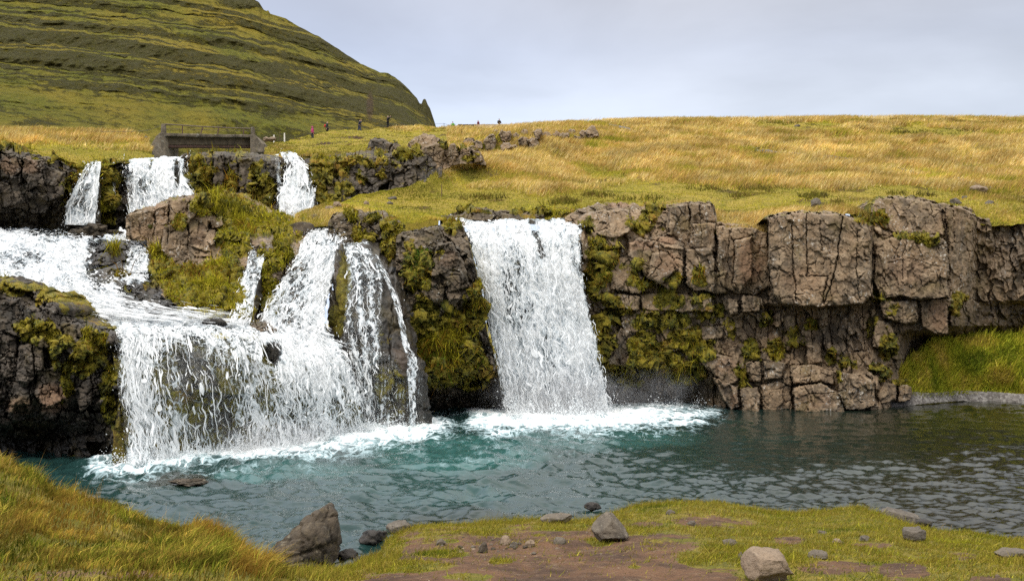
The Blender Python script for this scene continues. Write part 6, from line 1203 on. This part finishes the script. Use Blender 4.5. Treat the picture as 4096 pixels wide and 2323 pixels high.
def person(x,ytop,D,head,label,coat,trs,hair,arms='down',stride=.12,hat=None,pack=None,height=1.74,hood=False,long=0.,lean=0.):
    top=W(x,ytop,D);s=height/1.76
    P={}
    P['pelvis']=(0,0,.95,.13);P['waist']=(0,lean*.2,1.10,.12);P['chest']=(0,lean*.55,1.32,.145);P['neck']=(0,lean*.85,1.50,.055);P['skull']=(0,.025+lean,1.60,(.078,.092));P['crown']=(0,.01+lean,1.70,.062)
    P['nose']=(0,.125+lean,1.605,.014)
    E=[('pelvis','waist'),('waist','chest'),('chest','neck'),('neck','skull'),('skull','crown'),('skull','nose')]
    for sd,sg in (('l',-1),('r',1)):
        f=stride*sg
        P['hip'+sd]=(.09*sg,0,.88,.095);P['knee'+sd]=(.10*sg,f*.8+.03,.50,.062);P['ank'+sd]=(.10*sg,f*1.2-.03,.09,.042);P['toe'+sd]=(.11*sg,f*1.2+.13,.03,.035)
        E+=[('pelvis','hip'+sd),('hip'+sd,'knee'+sd),('knee'+sd,'ank'+sd),('ank'+sd,'toe'+sd)]
        sh=(.185*sg,lean*.6,1.42,.062)
        if arms=='camera': el=(.27*sg,.20+lean,1.33,.045);wr=(.09*sg,.30+lean,1.60,.032)
        elif arms=='phone' and sg>0: el=(.27*sg,.16+lean,1.20,.045);wr=(.14*sg,.16+lean,1.52,.032)
        elif arms in('phone','front'): el=(.25*sg,.05+lean*.5,1.14,.045);wr=(.10*sg,.26+lean*.5,1.12,.032)
        else: el=(.24*sg,-.05-.3*f+lean*.4,1.14,.045);wr=(.25*sg,.06-.8*f+lean*.3,.90,.032)
        P['sh'+sd]=sh;P['el'+sd]=el;P['wr'+sd]=wr
        E+=[('chest','sh'+sd),('sh'+sd,'el'+sd),('el'+sd,'wr'+sd)]
        d=Vector(wr[:3])-Vector(el[:3]);d.normalize();pm=Vector(wr[:3])+d*.07;sdv=Vector((0,1,0)) if abs(d.y)<.7 else Vector((1,0,0))
        P['palm'+sd]=(*pm,.030);E.append(('wr'+sd,'palm'+sd))
        for q in range(4):
            b=pm+sdv*(.027-.018*q)+d*.035;t=b+d*(.055,.064,.060,.046)[q]+Vector((-.012*sg,0,0))
            P['k%d'%q+sd]=(*b,.0095);P['t%d'%q+sd]=(*t,.0075);E+=[('palm'+sd,'k%d'%q+sd),('k%d'%q+sd,'t%d'%q+sd)]
        b=pm+sdv*.04-d*.01;P['th'+sd]=(*b,.011);P['tt'+sd]=(*(b+sdv*.018+d*.035),.009);E+=[('palm'+sd,'th'+sd),('th'+sd,'tt'+sd)]
    body=skin('person',P,E,M['skin'],None)
    g=lambda k,r:(*P[k][:3],r)
    C={'c0':(0,0,.98-long,.165+long*.06),'c1':(0,lean*.2,1.12,.165),'c2':(0,lean*.55,1.32,.185),'c3':(0,lean*.8,1.47,.085)};CE=[('c0','c1'),('c1','c2'),('c2','c3')]
    for sd in 'lr':
        C['sh'+sd]=g('sh'+sd,.085);C['el'+sd]=g('el'+sd,.068);C['wr'+sd]=g('wr'+sd,.050);CE+=[('c2','sh'+sd),('sh'+sd,'el'+sd),('el'+sd,'wr'+sd)]
    if hood: C['h1']=(0,.0+lean,1.60,.115);C['h2']=(0,-.02+lean,1.72,.085);CE+=[('c3','h1'),('h1','h2')]
    skin('jacket',C,CE,M[coat],body)
    T={'p':(0,0,.95,.145)};TE=[]
    for sd in 'lr':
        T['h'+sd]=g('hip'+sd,.108);T['k'+sd]=g('knee'+sd,.078);T['a'+sd]=(*P['ank'+sd][:2],P['ank'+sd][2]+.03,.062);TE+=[('p','h'+sd),('h'+sd,'k'+sd),('k'+sd,'a'+sd)]
    skin('trousers',T,TE,M[trs],body)
    for sd in 'lr': skin('shoe',{'a':(P['ank'+sd][0],P['ank'+sd][1]-.03,.06,.05),'t':(P['toe'+sd][0],P['toe'+sd][1]+.02,.04,.045)},[('a','t')],M['black'],body)
    if not hood: skin('hat' if hat else 'hair',{'a':(0,-.012+lean,1.655,.092),'b':(0,-.01+lean,1.735,.062)} if hat else {'a':(0,-.035+lean,1.62,.080),'b':(0,-.012+lean,1.70,.082),'c':(0,.035+lean,1.725,.05)},[('a','b')] if hat else [('a','b'),('b','c')],M[hat or hair],body)
    if pack:
        q=skin('backpack',{'a':(0,-.24+lean*.3,1.02,.12),'b':(0,-.25+lean*.4,1.22,.14),'c':(0,-.21+lean*.6,1.40,.10)},[('a','b'),('b','c')],M[pack],body)
    body.scale=(s,s,s);body.rotation_euler=(0,0,head);body.location=(top[0],top[1],top[2]-height)
    setp(body,label,'person','people walking along the skyline path');return body
Rr=math.radians
person(312.4,125.4,93,Rr(-60),'person in pink hooded jacket low on the path at the left end of the group','pink','greytrs',None,hood=True,height=1.55,stride=.05)
person(327.2,120.7,110,Rr(-85),'person in dark coat and knit hat carrying a red backpack','teal_coat','black',None,hat='olive',pack='red',stride=.16)
person(359.3,118.9,119,Rr(-80),'person in navy jacket holding one hand to the face while walking','navy','jean','darkhair',arms='phone',stride=.16,lean=.06)
cm_=person(387.8,115.1,122,Rr(-70),'person in black coat and pale hat raising a camera with both hands','black','black',None,hat='knit',arms='camera',long=.12,stride=.04)
person(452.8,121.2,137,Rr(-20),'person in bright green jacket standing against the sky','green','jean','brownhair',arms='down',long=.05,stride=.05)
person(478.2,119.6,137,Rr(120),'person in maroon coat and pale hat on the skyline','maroon','black',None,hat='knit',long=.15,stride=.08)
person(499.2,118.3,134,Rr(-160),'person in black jacket with dark hair on the skyline','black','greytrs','darkhair',arms='front',stride=.05)
person(603.2,117.4,146,Rr(90),'person with yellow hat and maroon jacket, mostly hidden behind the ridge','maroon','black',None,hat='yellowhat',pack='maroon')
person(613.6,119.3,150,Rr(90),'person with brown hair, only the head showing over the ridge','black','black','brownhair')
# camera held up by the photographer
def held():
    m=MB();m.box(-.07,.07,-.03,.03,-.045,.045);m.tube([(0,.03,0),(0,.11,0)],.04,12)
    o=m.build('camera_body',M['black'],None,bevel=.006);o.rotation_euler=(0,0,Rr(-70))
    c=Matrix.Rotation(Rr(-70),3,'Z')@Vector((0,.40,1.63));b=cm_.location+c;o.location=b;o.name='photo_camera';setp(o,'small black camera held up by the person in the pale hat','camera')
held()
# the land the sheets stand on, out to the horizon
def land():
    nx=120;a=np.sign(np.linspace(-1,1,nx))*np.abs(np.linspace(-1,1,nx))**3*6000
    X,Y=np.meshgrid(a,a);P=np.stack([X,Y,-1.2+0*X+1.5*fbm(X*.002,Y*.002,X*0,3,3)*ss(150,600,np.hypot(X,Y))],-1)
    setp(grid('terrain',P,M['turf'],{'soil':X*0}),kind='structure')
land()
moss_t.build('moss_tufts',M['grass'],'moss and hanging grass growing on the rock faces','moss')
grass_t.build('hill_grass',M['grass'],'golden and green grass covering the hillside','grass')
near_t.build('bank_grass',M['grass'],'shaggy grass and turf covering the near bank','grass')
print('TRIS',sum(len(o.data.polygons) for o in bpy.data.objects if o.type=='MESH'))
